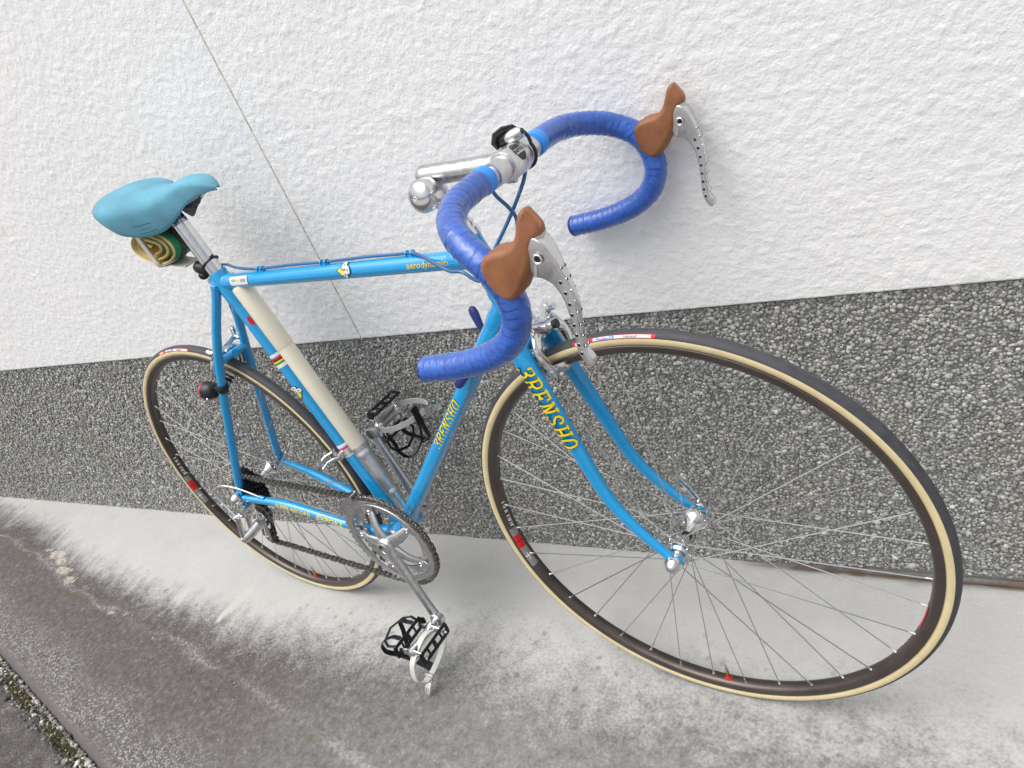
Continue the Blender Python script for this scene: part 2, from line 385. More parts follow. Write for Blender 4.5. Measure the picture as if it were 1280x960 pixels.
# white sticker by the seat lug, three-ring emblem on the top tube
b = MB(); vs, fs = rect(.036, .082, -.006, .008, 6); wrap(b, vs, fs, white, ST_TOP, TT, V((0, -1, .45)), .0130, .0008)
for k, M in enumerate((brass, green, gold, gold)):
    vs, fs = disc(.043 + k * .0052, .000, .0017, .0028, 8); wrap(b, vs, fs, M, ST_TOP, TT, V((0, -1, .45)), .0130, .0011)
for k in range(5): vs, fs = rect(.064 + k * .003, .066 + k * .003, -.002, .003, 2); wrap(b, vs, fs, grey_p, ST_TOP, TT, V((0, -1, .45)), .0130, .0011)
bpart(b, 'sticker', frame)
def emblem(A, D, N, r):
    b = MB()
    tri = [V((-.013, 0)), V((-.004, .008)), V((.0, .0)), V((-.004, -.007))]; wrap(b, [V((p.x * 1.12 - .001, p.y * 1.12)) for p in tri], [[0, 1, 2, 3]], blk, A, D, N, r, .0009); wrap(b, tri, [[0, 1, 2, 3]], yellow, A, D, N, r, .0013)
    vs, fs = disc(-.004, -.003, .003, .003, 10); wrap(b, vs, fs, lblue, A, D, N, r, .0016)
    for c, rot in (((.0025, .0062), .2), ((.0088, .0), -.3), ((.0028, -.0065), .5)):
        vs, fs = disc(c[0], c[1], .0048, .0066, 16, rot); wrap(b, vs, fs, blk, A, D, N, r, .0017)
        vs, fs = disc(c[0], c[1], .0040, .0057, 16, rot); wrap(b, vs, fs, white, A, D, N, r, .0020)
        vs, fs = disc(c[0], c[1], .0013, .0026, 10, rot); wrap(b, vs, fs, grey_p, A, D, N, r, .0023)
    return b
bpart(emblem(ST_TOP + TT * .311, TT, V((0, -1, .45)), .0127), 'badge', frame)
SN = V((.45, -1, .12))
bpart(emblem(BB + SU * .325, SU, V((-.05, -1, .05)), .0143), 'badge', frame)
def band(s0):
    b = MB(); z = s0
    for M, t in ((white, .0055), (lblue, .002), (red, .004), (blk, .0025), (yellow, .003), (green, .0038), (white, .0065)):
        vs, fs = rect(z - t, z, -.0449, .0449, 28); wrap(b, vs, fs, M, BB, SU, V((-1, 0, 0)), .0143, .0005); z -= t
    return b
bpart(band(.404), 'world_stripe_band', frame); bpart(band(.203), 'world_stripe_band', frame)
b = MB(); vs, fs = disc(.472, -.013, .009, .004, 14); wrap(b, vs, fs, red, BB, SU, V((-.1, -1, 0)), .0143, .0008, -1); bpart(b, 'sticker', frame, label='small red sticker on the seat tube')
b = MB(); vs, fs = disc(.42, .0, .009, .007, 16); wrap(b, vs, fs, blk, S, U, V((1, -.3, 0)), .0184, .0008); vs, fs = disc(.42, .0, .0068, .005, 16); wrap(b, vs, fs, gold, S, U, V((1, -.3, 0)), .0184, .0012); bpart(b, 'head_badge', frame)
# seat binder bolt
b = MB(); c = ST_TOP + SU * .008 + V((-.016, 0, 0)); b.tube([c + YL * -.012, c + YL * .012], .0055, paint, 14); b.tube([c + YL * -.014, c + YL * -.0125], .0045, satin, 12); bpart(b, 'seat_binder_bolt', frame)

# ------------------------------------------------------------------ FORK, HEADSET
fork = empty('fork', bike)
b = MB(); b.tube([fk(0, 0, .345), fk(0, 0, .35), fk(0, 0, .368), fk(0, 0, .372)], [.0165, .0185, .0185, .017], paint, 32)
b.tube([fk(.0, -.036, .350), fk(0, -.030, .358), fk(0, 0, .360), fk(0, .030, .358), fk(0, .036, .350)], [(.013, .007), (.0155, .0095), (.017, .0105), (.0155, .0095), (.013, .007)], paint, 24, up=fkd(1, 0, 0)); bpart(b, 'fork_crown', fork)
def bladeq(u): return .048 * max(0, 1 - u / .135) ** 1.7
BL = []
for sg in (-1, 1):
    b = MB(); us = [.362, .352, .335, .30, .26, .22, .18, .15, .13, .11, .09, .07, .055, .04, .028, .016, .006]
    pts = [fk(bladeq(u), sg * (.0345 + (.362 - u) / .362 * .0165), u) for u in us]
    def rad(u):
        t = max(0, min(1, u / .30)); return (.0062 + (.0142 - .0062) * t ** .85, .0058 + (.0098 - .0058) * t ** .85)
    b.tube(pts, [rad(u) for u in us], paint, 28, up=fkd(1, 0, 0))
    b.tube([fk(-.0, sg * .0347, .365), fk(0, sg * .0352, .345), fk(0, sg * .036, .322), fk(0, sg * .0363, .316)], [(.0150, .0110), (.0156, .0112), (.0150, .0106), (.0143, .0100)], paint, 28, up=fkd(1, 0, 0))
    bpart(b, 'fork_blade', fork)
    b = MB(); poly = [(.036, .014), (.044, .008), (.056, .006), (.060, -.003), (.057, -.010), (.048, -.012), (.040, -.008), (.037, .002)]
    b.slab(poly, lambda a, c: fk(a, sg * .0508, c), fkd(0, 1, 0), .0028, paint, .001, 2); bpart(b, 'dropout', fork)
b = MB(); N_ = fkd(.15, -1, 0); FA_ = fk(0, -.036, .338); FD = fk(0, -.041, .215) - FA_
st, ft = stroke_mesh('3RENSHO', .070); so, fo = stroke_mesh('3RENSHO', .108); L = .134; sc_ = L / (7 * .86 + .1); h = .0185
wrap(b, [V((p.x * sc_, (p.y - .5) * h)) for p in so], fo, blk, FA_, FD, N_, .0100, .0026, -1)
wrap(b, [V((p.x * sc_, (p.y - .5) * h)) for p in st], ft, yellow, FA_, FD, N_, .0100, .0030, -1)
for k in range(5): vv, ff = disc(.0250 + .0013 * math.cos(k * 1.257), -.0030 + .0013 * math.sin(k * 1.257), .0008, .0008, 8, 0, 1); wrap(b, vv, ff, blk, FA_, FD, N_, .0100, .0036, -1)
bpart(b, 'lettering', fork)
# white / navy maker's mark on the blade next to the lettering
b = MB(); vs, fs = disc(.055, -.013, .010, .0032, 14); wrap(b, vs, fs, navy, FA_, FD, N_, .0105, .0022, 1); vs, fs = disc(.045, -.013, .003, .0025, 10); wrap(b, vs, fs, white, FA_, FD, N_, .0105, .0026, 1); bpart(b, 'badge', fork)
b = MB(); b.tube([fk(0, 0, .372), fk(0, 0, .375), fk(0, 0, .380), fk(0, 0, .384), fk(0, 0, .389)], [.0205, .021, .0195, .0210, .0195], chrome, 32); bpart(b, 'headset_cup', fork)
b = MB(); b.tube([fk(0, 0, u) for u in (.508, .511, .517, .519, .526, .527, .534, .535)], [.0195, .0208, .0208, .0185, .0195, .0175, .0175, .015], chrome, 32); bpart(b, 'headset_cup', fork)

# ------------------------------------------------------------------ STEM
stem = empty('stem', bike)
EXU = .599; CL = (.118, .560)
b = MB(); b.tube([fk(0, 0, .53), fk(0, 0, .588), fk(0, 0, .597)], [.0111, .0111, .0100], chrome, 28); bpart(b, 'quill', stem)
b = MB(); e0 = fk(0, 0, EXU); e1 = fk(CL[0], 0, CL[1]); ed = (e1 - e0).normalized()
b.tube([e0 - ed * .0125, e0 - ed * .0118, e0 - ed * .010, e0 - ed * .006, e0, e0.lerp(e1, .4), e0.lerp(e1, .8), e0.lerp(e1, .95)], [.004, .0075, .0105, .0130, .0134, .0126, .0132, .0150], brushed, 32)
b.tube([fk(0, 0, .578), fk(0, 0, .586), fk(0, 0, .592)], [.0111, .0123, .0138], brushed, 28); bpart(b, 'extension', stem)
b = MB(); b.tube([fk(CL[0], y, CL[1]) for y in (-.0205, -.0200, -.018, 0, .018, .0200, .0205)], [.0150, .0172, .0184, .0188, .0184, .0172, .0150], satin, 40)
b.tube([fk(CL[0] - .016, 0, CL[1] - .016), fk(CL[0] - .006, 0, CL[1] - .019)], .0042, chrome, 14); bpart(b, 'bar_clamp', stem)
b = MB(); A_ = fk(CL[0], 0, CL[1]); Dn = fkd(0, 1, 0); Nn = fkd(1, 0, .40)
vs, fs = disc(0, 0, .0085, .0125, 24); wrap(b, vs, fs, logo_g, A_, Dn, Nn, .0188, .0004)
vs, fs = rect(-.0086, .0086, -.003, .0036, 3); wrap(b, vs, fs, satin, A_, Dn, Nn, .0188, .0007)
vs, fs = text_mesh('NITTO', .0056, .0, .2, .0002); wmx = max(p.x for p in vs); wrap(b, [V((p.x - wmx / 2, p.y - .0019)) for p in vs], fs, blk, A_, Dn, Nn, .0188, .0012, -1); bpart(b, 'badge', stem)
# bell on the quill
bell = empty('bell', bike)
bd = fkd(-.10, -1, .18).normalized(); bc = fk(.004, -.004, .577)
b = MB(); b.tube([fk(0, 0, .566), fk(0, 0, .586)], .0140, satin, 24); b.tube([bc, bc + bd * .016], .0085, satin, 16); bpart(b, 'bracket', bell)
b = MB(); b.lathe([(.0195, .012), (.0205, .013), (.0208, .020), (.0206, .027), (.0192, .031), (.0160, .0345), (.011, .0370), (.006, .0380), (.0001, .0383)], bc, bd, chrome, 36)
b.lathe([(.0195, .012), (.0001, .012)], bc, bd, satin, 36); bpart(b, 'bell_dome', bell)
b = MB(); bx, by, _ = frame_from(bd)
for k in range(6):
    a = PI * k / 3; d_ = bx * math.cos(a) + by * math.sin(a); b.sphere(bc + bd * .0384 + d_ * .0024, (.0012, .0012, .0006), white, 6, 4)
bpart(b, 'bolt', bell)

# ------------------------------------------------------------------ HANDLEBAR
hb = empty('handlebar', bike)
HC = [(.118, .560, .0), (.118, .561, .0553), (.1175, .561, .0896), (.1191, .5589, .1189), (.1249, .5531, .1431), (.1337, .5445, .1623), (.1447, .5336, .1766), (.1562, .5206, .1862), (.1675, .5057, .1915), (.1750, .489, .1935), (.1770, .4715, .1935), (.1743, .454, .1935), (.1653, .4382, .1935), (.1504, .4256, .1935), (.1284, .4178, .1935), (.099, .4155, .1935), (.062, .4188, .1935), (.0172, .4274, .1935)]
b = MB(); b.tube([fk(.118, y, .560) for y in (-.047, -.0465, .0465, .047)], [.0115, .0143, .0143, .0115], satin, 32); b.tube([fk(.118, y, .560) for y in (-.06, .06)], .0118, satin, 24); bpart(b, 'handlebar_tube', hb)
TS = .0149
for sg in (-1, 1):
    pts = spline([fk(q, sg * y, u) for q, u, y in HC[1:]], 18)
    # resample by length
    d = [0]
    for i in range(1, len(pts)): d.append(d[-1] + (pts[i] - pts[i - 1]).length)
    n = int(d[-1] / .0009); rs = []; j = 0
    for i in range(n + 1):
        t = d[-1] * i / n
        while j < len(d) - 2 and d[j + 1] < t: j += 1
        rs.append(pts[j].lerp(pts[j + 1], (t - d[j]) / max(1e-9, d[j + 1] - d[j])))
    step = d[-1] / n; pitch = .0096
    k0 = int(.005 / step)
    body = rs[k0:]
    jit = [random.uniform(-.0004, .0004) for _ in range(60)]
    def sec(th, i):
        ph = (i * step + sg * pitch * th / (2 * PI)) / pitch + .22 * math.sin(i * step * 61) + .06 * math.sin(3 * th + i * .2); c = int(math.floor(ph)); f = ph - c
        w_ = f / .92 if f < .92 else (1 - f) / .08
        return 1 + (w_ * .00046 - .0002 + jit[c % 60] * .5 + .00020 * math.sin(5 * th + i * .5) * math.sin(i * .17 + 2 * th)) / TS
    b = MB(); b.tube(body, TS, tape, 40, up=fkd(0, 0, 1), sec=sec, cap=True)
    bpart(b, 'bar_tape', hb, sharp=60)
    b = MB(); b.tube([rs[0] - (rs[3] - rs[0]).normalized() * .001, rs[0], rs[k0 // 2], rs[k0 + 8], rs[k0 + 11]], [.0138, .0152, .0155, .0156, .0150], tape2, 36); bpart(b, 'finishing_tape', hb)
    e = rs[-1]; ed_ = (rs[-1] - rs[-4]).normalized(); b = MB(); b.tube([e - ed_ * .002, e + ed_ * .0012, e + ed_ * .003, e + ed_ * .0036], [.0150, .0150, .0135, .010], navy, 28); bpart(b, 'bar_end_plug', hb)
# brake hoods and levers
HOOD = [(.2405, .5310), (.2345, .5275), (.2280, .5195), (.2200, .5115), (.208, .5085), (.196, .5110), (.185, .5110), (.175, .505), (.1705, .490), (.173, .473), (.183, .4635), (.195, .464), (.209, .473), (.220, .481), (.229, .491), (.236, .500), (.246, .5045), (.2495, .512), (.2475, .524), (.245, .531)]
LEV = [(.240, .507), (.2455, .500), (.2475, .487), (.2465, .470), (.2448, .452), (.2400, .433), (.2318, .4155), (.2255, .401), (.2222, .389), (.2235, .379), (.2215, .3725), (.2155, .3730), (.2135, .381), (.2140, .392), (.2190, .405), (.2255, .422), (.2300, .438), (.2312, .451), (.2290, .461), (.2235, .469), (.2180, .4725), (.2175, .479), (.2215, .489), (.2300, .500)]
for sg in (-1, 1):
    yc = sg * .193
    b = MB()
    def hh(a, c):
        t = max(0, min(1, (a - .185) / .05)); tt = max(0, min(1, (c - .505) / .02)) * (1 if a > .21 else 0)
        return (.0160 * (1 - t) + .0104 * t) * (1 - .12 * tt)
    b.slab(HOOD, lambda a, c: fk(a, yc, c), fkd(0, 1, 0), hh, hood_m, .0068, 7, res=.0026); bpart(b, 'brake_hood', hb, sharp=80)
    b = MB(); b.slab([(.219, .474), (.241, .506), (.246, .505), (.2225, .4725)], lambda a, c: fk(a, yc, c), fkd(0, 1, 0), .0092, satin, .001, 2); bpart(b, 'lever_body', hb)
    lv = empty('brake_lever', hb); b = MB()
    def lh(a, c): return .0054 + .0046 * max(0, min(1, (c - .46) / .04)) 
    b.slab(LEV, lambda a, c: fk(a, yc, c), fkd(0, 1, 0), lh, satin, .0022, 4, res=.003); bpart(b, 'lever_blade', lv, sharp=60)
    # drilled holes: black discs paint the shade inside, on both faces and the front
    b = MB(); LH = [(.2385, .4585), (.2372, .4475), (.2345, .4365), (.2305, .4265), (.2265, .4165), (.2228, .4065), (.2192, .397), (.2170, .388)]
    for (a, c) in LH:
        for s2 in (-1, 1): b.lathe([(.0017, .0002), (.0012, .0001), (.0001, .00015)], fk(a, yc + s2 * lh(a, c), c), fkd(0, s2, 0), blk, 10)
        for s2 in (-1, 1): b.lathe([(.0023, 0), (.0022, .0003), (.0017, .0002)], fk(a, yc + s2 * lh(a, c), c), fkd(0, s2, 0), chrome, 12)
    FH = [(.2468, .4700, 1, -.02), (.2456, .4590, 1, -.07), (.2436, .4480, 1, -.2), (.2408, .4375, 1, -.3), (.2368, .4260, 1, -.38), (.2322, .4140, 1, -.4), (.2282, .4035, 1, -.35), (.2247, .3930, 1, -.25)]
    for i, (a, c, nx, nz) in enumerate(FH):
        for s2 in (-1, 1): b.lathe([(.0014, .0001), (.0010, .0), (.0001, .0)], fk(a + .0002, yc + s2 * .0032, c), fkd(nx, 0, nz), blk, 10)
        b.lathe([(.0019, -.0003), (.0018, .0002), (.0014, .0001)], fk(a + .0002, yc + .0032, c), fkd(nx, 0, nz), chrome, 12); b.lathe([(.0019, -.0003), (.0018, .0002), (.0014, .0001)], fk(a + .0002, yc - .0032, c), fkd(nx, 0, nz), chrome, 12)
    bpart(b, 'drilled_hole_shade', lv)
    b = MB()
    for s2 in (-1, 1):
        o_ = fk(.2340, yc + s2 * .0099, .4875); b.lathe([(.0052, 0), (.0052, .0008), (.0046, .0013), (.0038, .0013), (.0030, .0005)], o_, fkd(0, s2, 0), chrome, 20)
        b.lathe([(.0030, .0005), (.0001, .0003)], o_, fkd(0, s2, 0), blk, 12)
    bpart(b, 'pivot_bolt', lv)

# ------------------------------------------------------------------ WHEELS
def build_wheel(centre, rotm, off, dec=1):
    root = empty('wheel', bike, V(centre) + OFF); root.rotation_mode = 'XYZ'; root.rotation_euler = rotm.to_euler()
    def wp(mb, name, sharp=40): return mb.build(name, root, sharp)
    ZY = V((0, 1, 0)); SEG = 160
    # tyre: tread, sidewalls
    b = MB(); prof = []; mids = []; RT, rt = .3233, .0108; N = 36
    for k in range(N):
        a = 2 * PI * k / N; prof.append((RT + rt * math.cos(a) * (1 if math.cos(a) > 0 else .92), rt * math.sin(a)))
        am = a + PI / N; am = min(am, 2 * PI - am); mids.append(rubber if am < math.radians(69) else gum)
    b.lathe(prof, (0, 0, 0), ZY, gum, SEG, mids=mids, closed=True); wp(b, 'tyre')
    b = MB(); hp = [(.3166, .0092), (.3172, .0100), (.3166, .0106), (.3150, .0106), (.3090, .0104), (.3062, .0088), (.3042, .0052), (.3034, 0)]
    pr = [(r, -h_) for r, h_ in hp] + [(r, h_) for r, h_ in hp[-2::-1]] + [(.3128, .0085), (.3128, -.0085)]
    md = [rim_m] * len(pr); md[1] = rim_track; md[len(hp) * 2 - 4] = rim_track
    b.lathe(pr, (0, 0, 0), ZY, rim_m, SEG, mids=md, closed=True); wp(b, 'rim', 50)
    # rim decals (angle measured from forward towards up)
    def arc(a0, a1, t0, t1, M, mb, sgn=-1, lift=.00025, n=10):
        path = [(.3142, .0106), (.3090, .0104), (.3062, .0088), (.3042, .0052), (.3034, 0)]
        ln = [0]
        for i in range(1, 5): ln.append(ln[-1] + math.hypot(path[i][0] - path[i - 1][0], path[i][1] - path[i - 1][1]))
        def at(t):
            t *= ln[-1]
            for i in range(4):
                if t <= ln[i + 1] + 1e-9:
                    f = (t - ln[i]) / (ln[i + 1] - ln[i]); r = path[i][0] + (path[i + 1][0] - path[i][0]) * f; y = path[i][1] + (path[i + 1][1] - path[i][1]) * f
                    break
            return r, y
        ts = [t0 + (t1 - t0) * j / 8 for j in range(9)]; vs = []; fs = []
        for i in range(n + 1):
            a = math.radians(a0 + (a1 - a0) * i / n)
            for t in ts:
                r, y = at(t); r2 = r - lift * (1 if t > .3 else .3); y2 = sgn * (y + lift); vs.append((r2 * math.cos(a), y2, r2 * math.sin(a)))
        for i in range(n):
            for j in range(8): o = i * 9 + j; fs.append([o, o + 1, o + 10, o + 9])
        mb.add(vs, fs, M)
    for base, sg in ((180, -1), (-25, 1)):
        b = MB(); s_ = 1 if sg < 0 else 1
        arc(base + 4.6, base + 19.8, .22, .98, grey_p, b, sg, .0003, 16); arc(base + 7.4, base + 12.3, .22, .98, red, b, sg, .0006, 8); arc(base + 9.7, base + 9.9, .22, .98, blk, b, sg, .0008, 1)
        arc(base + 15.5, base + 15.9, .3, .9, white, b, sg, .0006, 2); arc(base + 14.4, base + 17.4, .55, .62, white, b, sg, .0006, 4)
        for k, (a_, l_) in enumerate(((-6, .9), (-4.6, .5), (-4.0, .9), (-2.6, .9), (-1.9, .4), (-.6, .9), (.6, .7), (1.2, .9), (2.4, .6), (3.1, .9))):
            arc(base + a_, base + a_ + l_ * .55, .55, .9, white, b, sg, .0004, 1)
            if k % 2: arc(base + a_, base + a_ + 1.1, .84, .9, white, b, sg, .0004, 1)
        if sg > 0: arc(-21, -13.5, .72, 1.0, red, b, -1, .0006, 8)
        wp(b, 'rim_decal')
    # tyre label
    b = MB()
    def lab(a0, a1, s0, s1, M, lift, n=16, sg=-1):
        vs = []; fs = []
        for i in range(n + 1):
            a = math.radians(a0 + (a1 - a0) * i / n)
            for j in range(5):
                ph = math.radians(s0 + (s1 - s0) * j / 4); r = RT + (rt + lift) * math.cos(ph); vs.append((r * math.cos(a), sg * (rt + lift) * math.sin(ph), r * math.sin(a)))
        for i in range(n):
            for j in range(4): o = i * 5 + j; fs.append([o, o + 1, o + 6, o + 5])
        b.add(vs, fs, M)
    lab(103.5, 83.7, 40, 67, red, .00025, 24); lab(98.2, 84.6, 44, 63, white, .0005, 20)
    for txt, a_start, size, M in (('eracer', 102.9, .0062, white), ('Practice 270', 97.4, .0046, lblue), ('TUBULAR 28"', 90.9, .0028, grey_p)):
        vs, fs = text_mesh(txt, size, .15, .5, .0002); out = []
        for p in vs:
            a = math.radians(a_start - math.degrees(p.x * 1.12 / .332)); ph = math.radians(54.5) - (p.y - size * .33) / rt
            rr = rt + .0008; r = RT + rr * math.cos(ph); out.append((r * math.cos(a), -rr * math.sin(ph), r * math.sin(a)))
        b.add(out, fs, M)
    wp(b, 'tyre_label')
    # hub
    fy = (-.034, .034) if off == 0 else (-.021, .034)
    b = MB(); fr = .0195
    def flare(y1):
        s_ = 1 if y1 > 0 else -1; a = abs(y1)
        return [(r, s_ * h_) for r, h_ in ((.0062, .004), (.0068, .010), (.0085, a - .016), (.0125, a - .008), (.0160, a - .003), (.0195, a - .0018), (.0200, a), (.0195, a + .0018), (.0150, a + .0022), (.0125, a + .006), (.0090, a + .007), (.0078, a + .010))]
    b.lathe(flare(fy[0])[::-1] + flare(fy[1]), (0, 0, 0), ZY, chrome, 36)
    b.lathe([(.0070, -.0035), (.0078, -.003), (.0078, .0005), (.0070, .001)], (0, 0, 0), ZY, black, 24); wp(b, 'hub')
    b = MB(); lo = .052 if off == 0 else .0645
    b.tube([(0, -lo - .006, 0), (0, lo + .006, 0)], .0046, steel, 14)
    for s_ in (-1, 1):
        inner = abs(fy[0] if s_ < 0 else fy[1]) + .008
        if not (off and s_ < 0): b.lathe([(.0088, s_ * inner), (.0088, s_ * (lo - .004)), (.0075, s_ * (lo - .0025))], (0, 0, 0), ZY, steel, 18)
    b.lathe([(.0100, -lo - .0015), (.0122, -lo - .003), (.0122, -lo - .007), (.0100, -lo - .012), (.0070, -lo - .0165), (.0040, -lo - .0185), (.0001, -lo - .019)], (0, 0, 0), ZY, chrome, 20)
    b.lathe([(.0092, lo + .0015), (.0100, lo + .003), (.0100, lo + .012), (.0080, lo + .0155), (.0001, lo + .016)], (0, 0, 0), ZY, chrome, 20); wp(b, 'axle')
    # quick release lever on the far side, pointing up along the fork or stay
    b = MB(); d0 = V((-.45, 0, .9)) if off == 0 else V((.75, 0, .62)); d0.normalize()
    b.tube([V((0, lo + .012, 0)), V((0, lo + .017, 0)) + d0 * .012, V((0, lo + .016, 0)) + d0 * .036, V((0, lo + .012, 0)) + d0 * .056], [(.0055, .005), (.0045, .003), (.0055, .0022), (.004, .0018)], chrome, 14, up=V((0, 1, 0)).cross(d0)); wp(b, 'quick_release_lever')
    # spokes: 36, three cross
    n0 = -4.2 if off == 0 else 3.3; proto = {}
    for side in (0, 1):
        for dr in (-1, 1):
            yy = fy[side] + (.0022 if dr > 0 else -.0022); b = MB()
            hubp = V((.0172 * math.cos(dr * math.radians(62)), yy, .0172 * math.sin(dr * math.radians(62)))); rimp = V((.3036, -.0018 if side == 0 else .0018, 0)); d_ = (rimp - hubp).normalized()
            b.tube([hubp, rimp], .00088, spoke_m, 6); b.tube([rimp - d_ * .0085, rimp - d_ * .0015, rimp], [.0012, .0014, .0025], dull, 8)
            b.sphere(hubp, .0018, spoke_m, 6, 4)
            proto[(side, dr)] = b
    me = {}
    for k in range(36):
        key = (k % 2, -1 if (k // 2) % 2 else 1); ang = math.radians(n0 + 10 * k)
        if key not in me: o = proto[key].build('spoke', root); me[key] = o.data
        else: o = bpy.data.objects.new('spoke', me[key]); COL.objects.link(o); o.parent = root
        o.rotation_euler = (0, -ang, 0)
    # valve
    va = math.radians(-89.5 if off == 0 else -93.5); d_ = V((math.cos(va), 0, math.sin(va)))
    b = MB(); b.tube([d_ * .3035, d_ * .3015], [.0058, .0048], red, 16); b.tube([d_ * .302, d_ * .286], .0028, brass, 12); b.tube([d_ * .286, d_ * .278], [.0022, .0020], steel, 10); b.tube([d_ * .278, d_ * .274], .0012, steel, 8); wp(b, 'valve')
    return root
build_wheel(A0, STEER, 0)
build_wheel((0, 0, 0), Matrix.Identity(3), 1)

# ------------------------------------------------------------------ CRANKSET, CHAIN, CASSETTE
crankset = empty('crankset', bike)
def ring_teeth(nt_, r_in, y, th, M, name, parent, centre=BB, groove=0):
    b = MB(); pr = nt_ * .0127 / (2 * PI); n = nt_ * 4; vs = []; fs = []
    prof = [pr - .0038, pr + .0012, pr + .0030, pr + .0012]
    for yy, rs_ in ((y - th, 0), (y + th, 0)):
        for k in range(n):
            a = 2 * PI * k / n; vs.append((centre[0] + prof[k % 4] * math.cos(a), yy, centre[2] + prof[k % 4] * math.sin(a)))
    for yy in (y - th, y + th):
        for k in range(n):
            a = 2 * PI * k / n; vs.append((centre[0] + r_in * math.cos(a), yy, centre[2] + r_in * math.sin(a)))
    for k in range(n):
        j = (k + 1) % n
        fs += [[k, j, n + j, n + k], [2 * n + k, 2 * n + j, j, k], [n + k, n + j, 3 * n + j, 3 * n + k], [3 * n + k, 3 * n + j, 2 * n + j, 2 * n + k]]
    b.add(vs, fs, M)
    return b
CRA = math.radians(-67.9)
YO, YI = -.0455, -.0385
b = ring_teeth(52, .0865, YO, .0015, satin, '', None)
b.lathe([(.0865, YO - .0022), (.0900, YO - .0022), (.0905, YO - .0015)], (BB.x, 0, BB.z), (0, 1, 0), satin, 72)
b.lathe([(.0965, YO - .0016), (.0975, YO - .0022), (.0985, YO - .0016)], (BB.x, 0, BB.z), (0, 1, 0), dull, 72)
sp_dirs = [math.radians(31) + 2 * PI * k / 5 for k in range(5)]
for a in sp_dirs:
    c = BB + V((math.cos(a), 0, math.sin(a))) * .082; t_ = V((-math.sin(a), 0, math.cos(a))); r_ = V((math.cos(a), 0, math.sin(a)))
    b.box(V((c.x, YO, c.z)), r_ * .008, t_ * .014, V((0, .0016, 0)), satin, .001)
bpart(b, 'chainring', crankset)
b = ring_teeth(42, .0690, YI, .0015, dull, '', None)
for a in sp_dirs:
    c = BB + V((math.cos(a), 0, math.sin(a))) * .068; t_ = V((-math.sin(a), 0, math.cos(a))); r_ = V((math.cos(a), 0, math.sin(a))); b.box(V((c.x, YI, c.z)), r_ * .007, t_ * .011, V((0, .0015, 0)), dull, .001)
bpart(b, 'chainring', crankset)
def crank_dir(a): return V((math.cos(a), 0, math.sin(a)))
b = MB(); Cc = V((BB.x, 0, BB.z))
b.lathe([(.0105, -.0690), (.0125, -.0685), (.0165, -.0655), (.0190, -.060), (.0195, -.050), (.0170, -.040), (.0120, -.036)], Cc, (0, 1, 0), satin, 32)
for i, a in enumerate(sp_dirs):
    d_ = crank_dir(a); t_ = V((-math.sin(a), 0, math.cos(a)))
    p0 = Cc + d_ * .012 + V((0, -.054, 0)); p1 = Cc + d_ * .045 + V((0, -.0515, 0)); p2 = Cc + d_ * .073 + V((0, -.0425, 0))
    b.tube([p0, p1, p2.lerp(p1, .2), p2], [(.0140, .0066), (.0100, .0050), (.0088, .0044), (.0075, .0038)], satin, 20, up=t_)
bpart(b, 'spider', crankset)
def crank_arm(a, sg, y0, y1):
    b = MB(); d_ = crank_dir(a); t_ = V((-math.sin(a), 0, math.cos(a))); p0 = Cc + V((0, sg * y0, 0)); p1 = Cc + d_ * .170 + V((0, sg * y1, 0)); D_ = p1 - p0
    ss = [0, .05, .12, .3, .6, .85, .93]; rr = [(.0180, .0085), (.0175, .0085), (.0142, .0078), (.0118, .0068), (.0105, .0062), (.0100, .0062), (.0110, .0064)]
    def rsec(th, i): return (abs(math.cos(th)) ** 4 + abs(math.sin(th)) ** 4) ** -.18
    b.tube([p0 + D_ * s_ for s_ in ss], rr, satin, 28, up=t_, sec=rsec)
    b.lathe([(.0105, -.0070), (.0138, -.0060), (.0140, .0050), (.0125, .0068), (.0060, .0072), (.0055, .005)], p1, V((0, -sg, 0)) * -1 if sg > 0 else V((0, -1, 0)), satin, 28)
    b.lathe([(.0055, .0050), (.0001, .0040)], p1, V((0, sg, 0)), steel, 16)
    # recess and crank bolt
    b.lathe([(.0175, .0080), (.0120, .0100), (.0112, .0098), (.0108, .0030)], p0, V((0, sg, 0)), satin, 28); b.lathe([(.0108, .0030), (.0075, .0030), (.0072, .0062), (.0001, .0062)], p0, V((0, sg, 0)), steel, 6 * 3)
    return b, p1
b, PR = crank_arm(CRA, -1, .0580, .0760); bpart(b, 'crank_arm', crankset)
b, PL = crank_arm(CRA + PI, 1, .0560, .0760); bpart(b, 'crank_arm', crankset)
for a in sp_dirs:
    b = MB(); c = Cc + crank_dir(a) * .072; b.lathe([(.0048, -.049), (.0052, -.0485), (.0052, -.046)], V((c.x, 0, c.z)), (0, 1, 0), chrome, 16); b.lathe([(.0001, -.0478), (.0030, -.0478), (.0030, -.0490), (.0048, -.0490)], V((c.x, 0, c.z)), (0, 1, 0), chrome, 16); bpart(b, 'chainring_bolt', crankset)
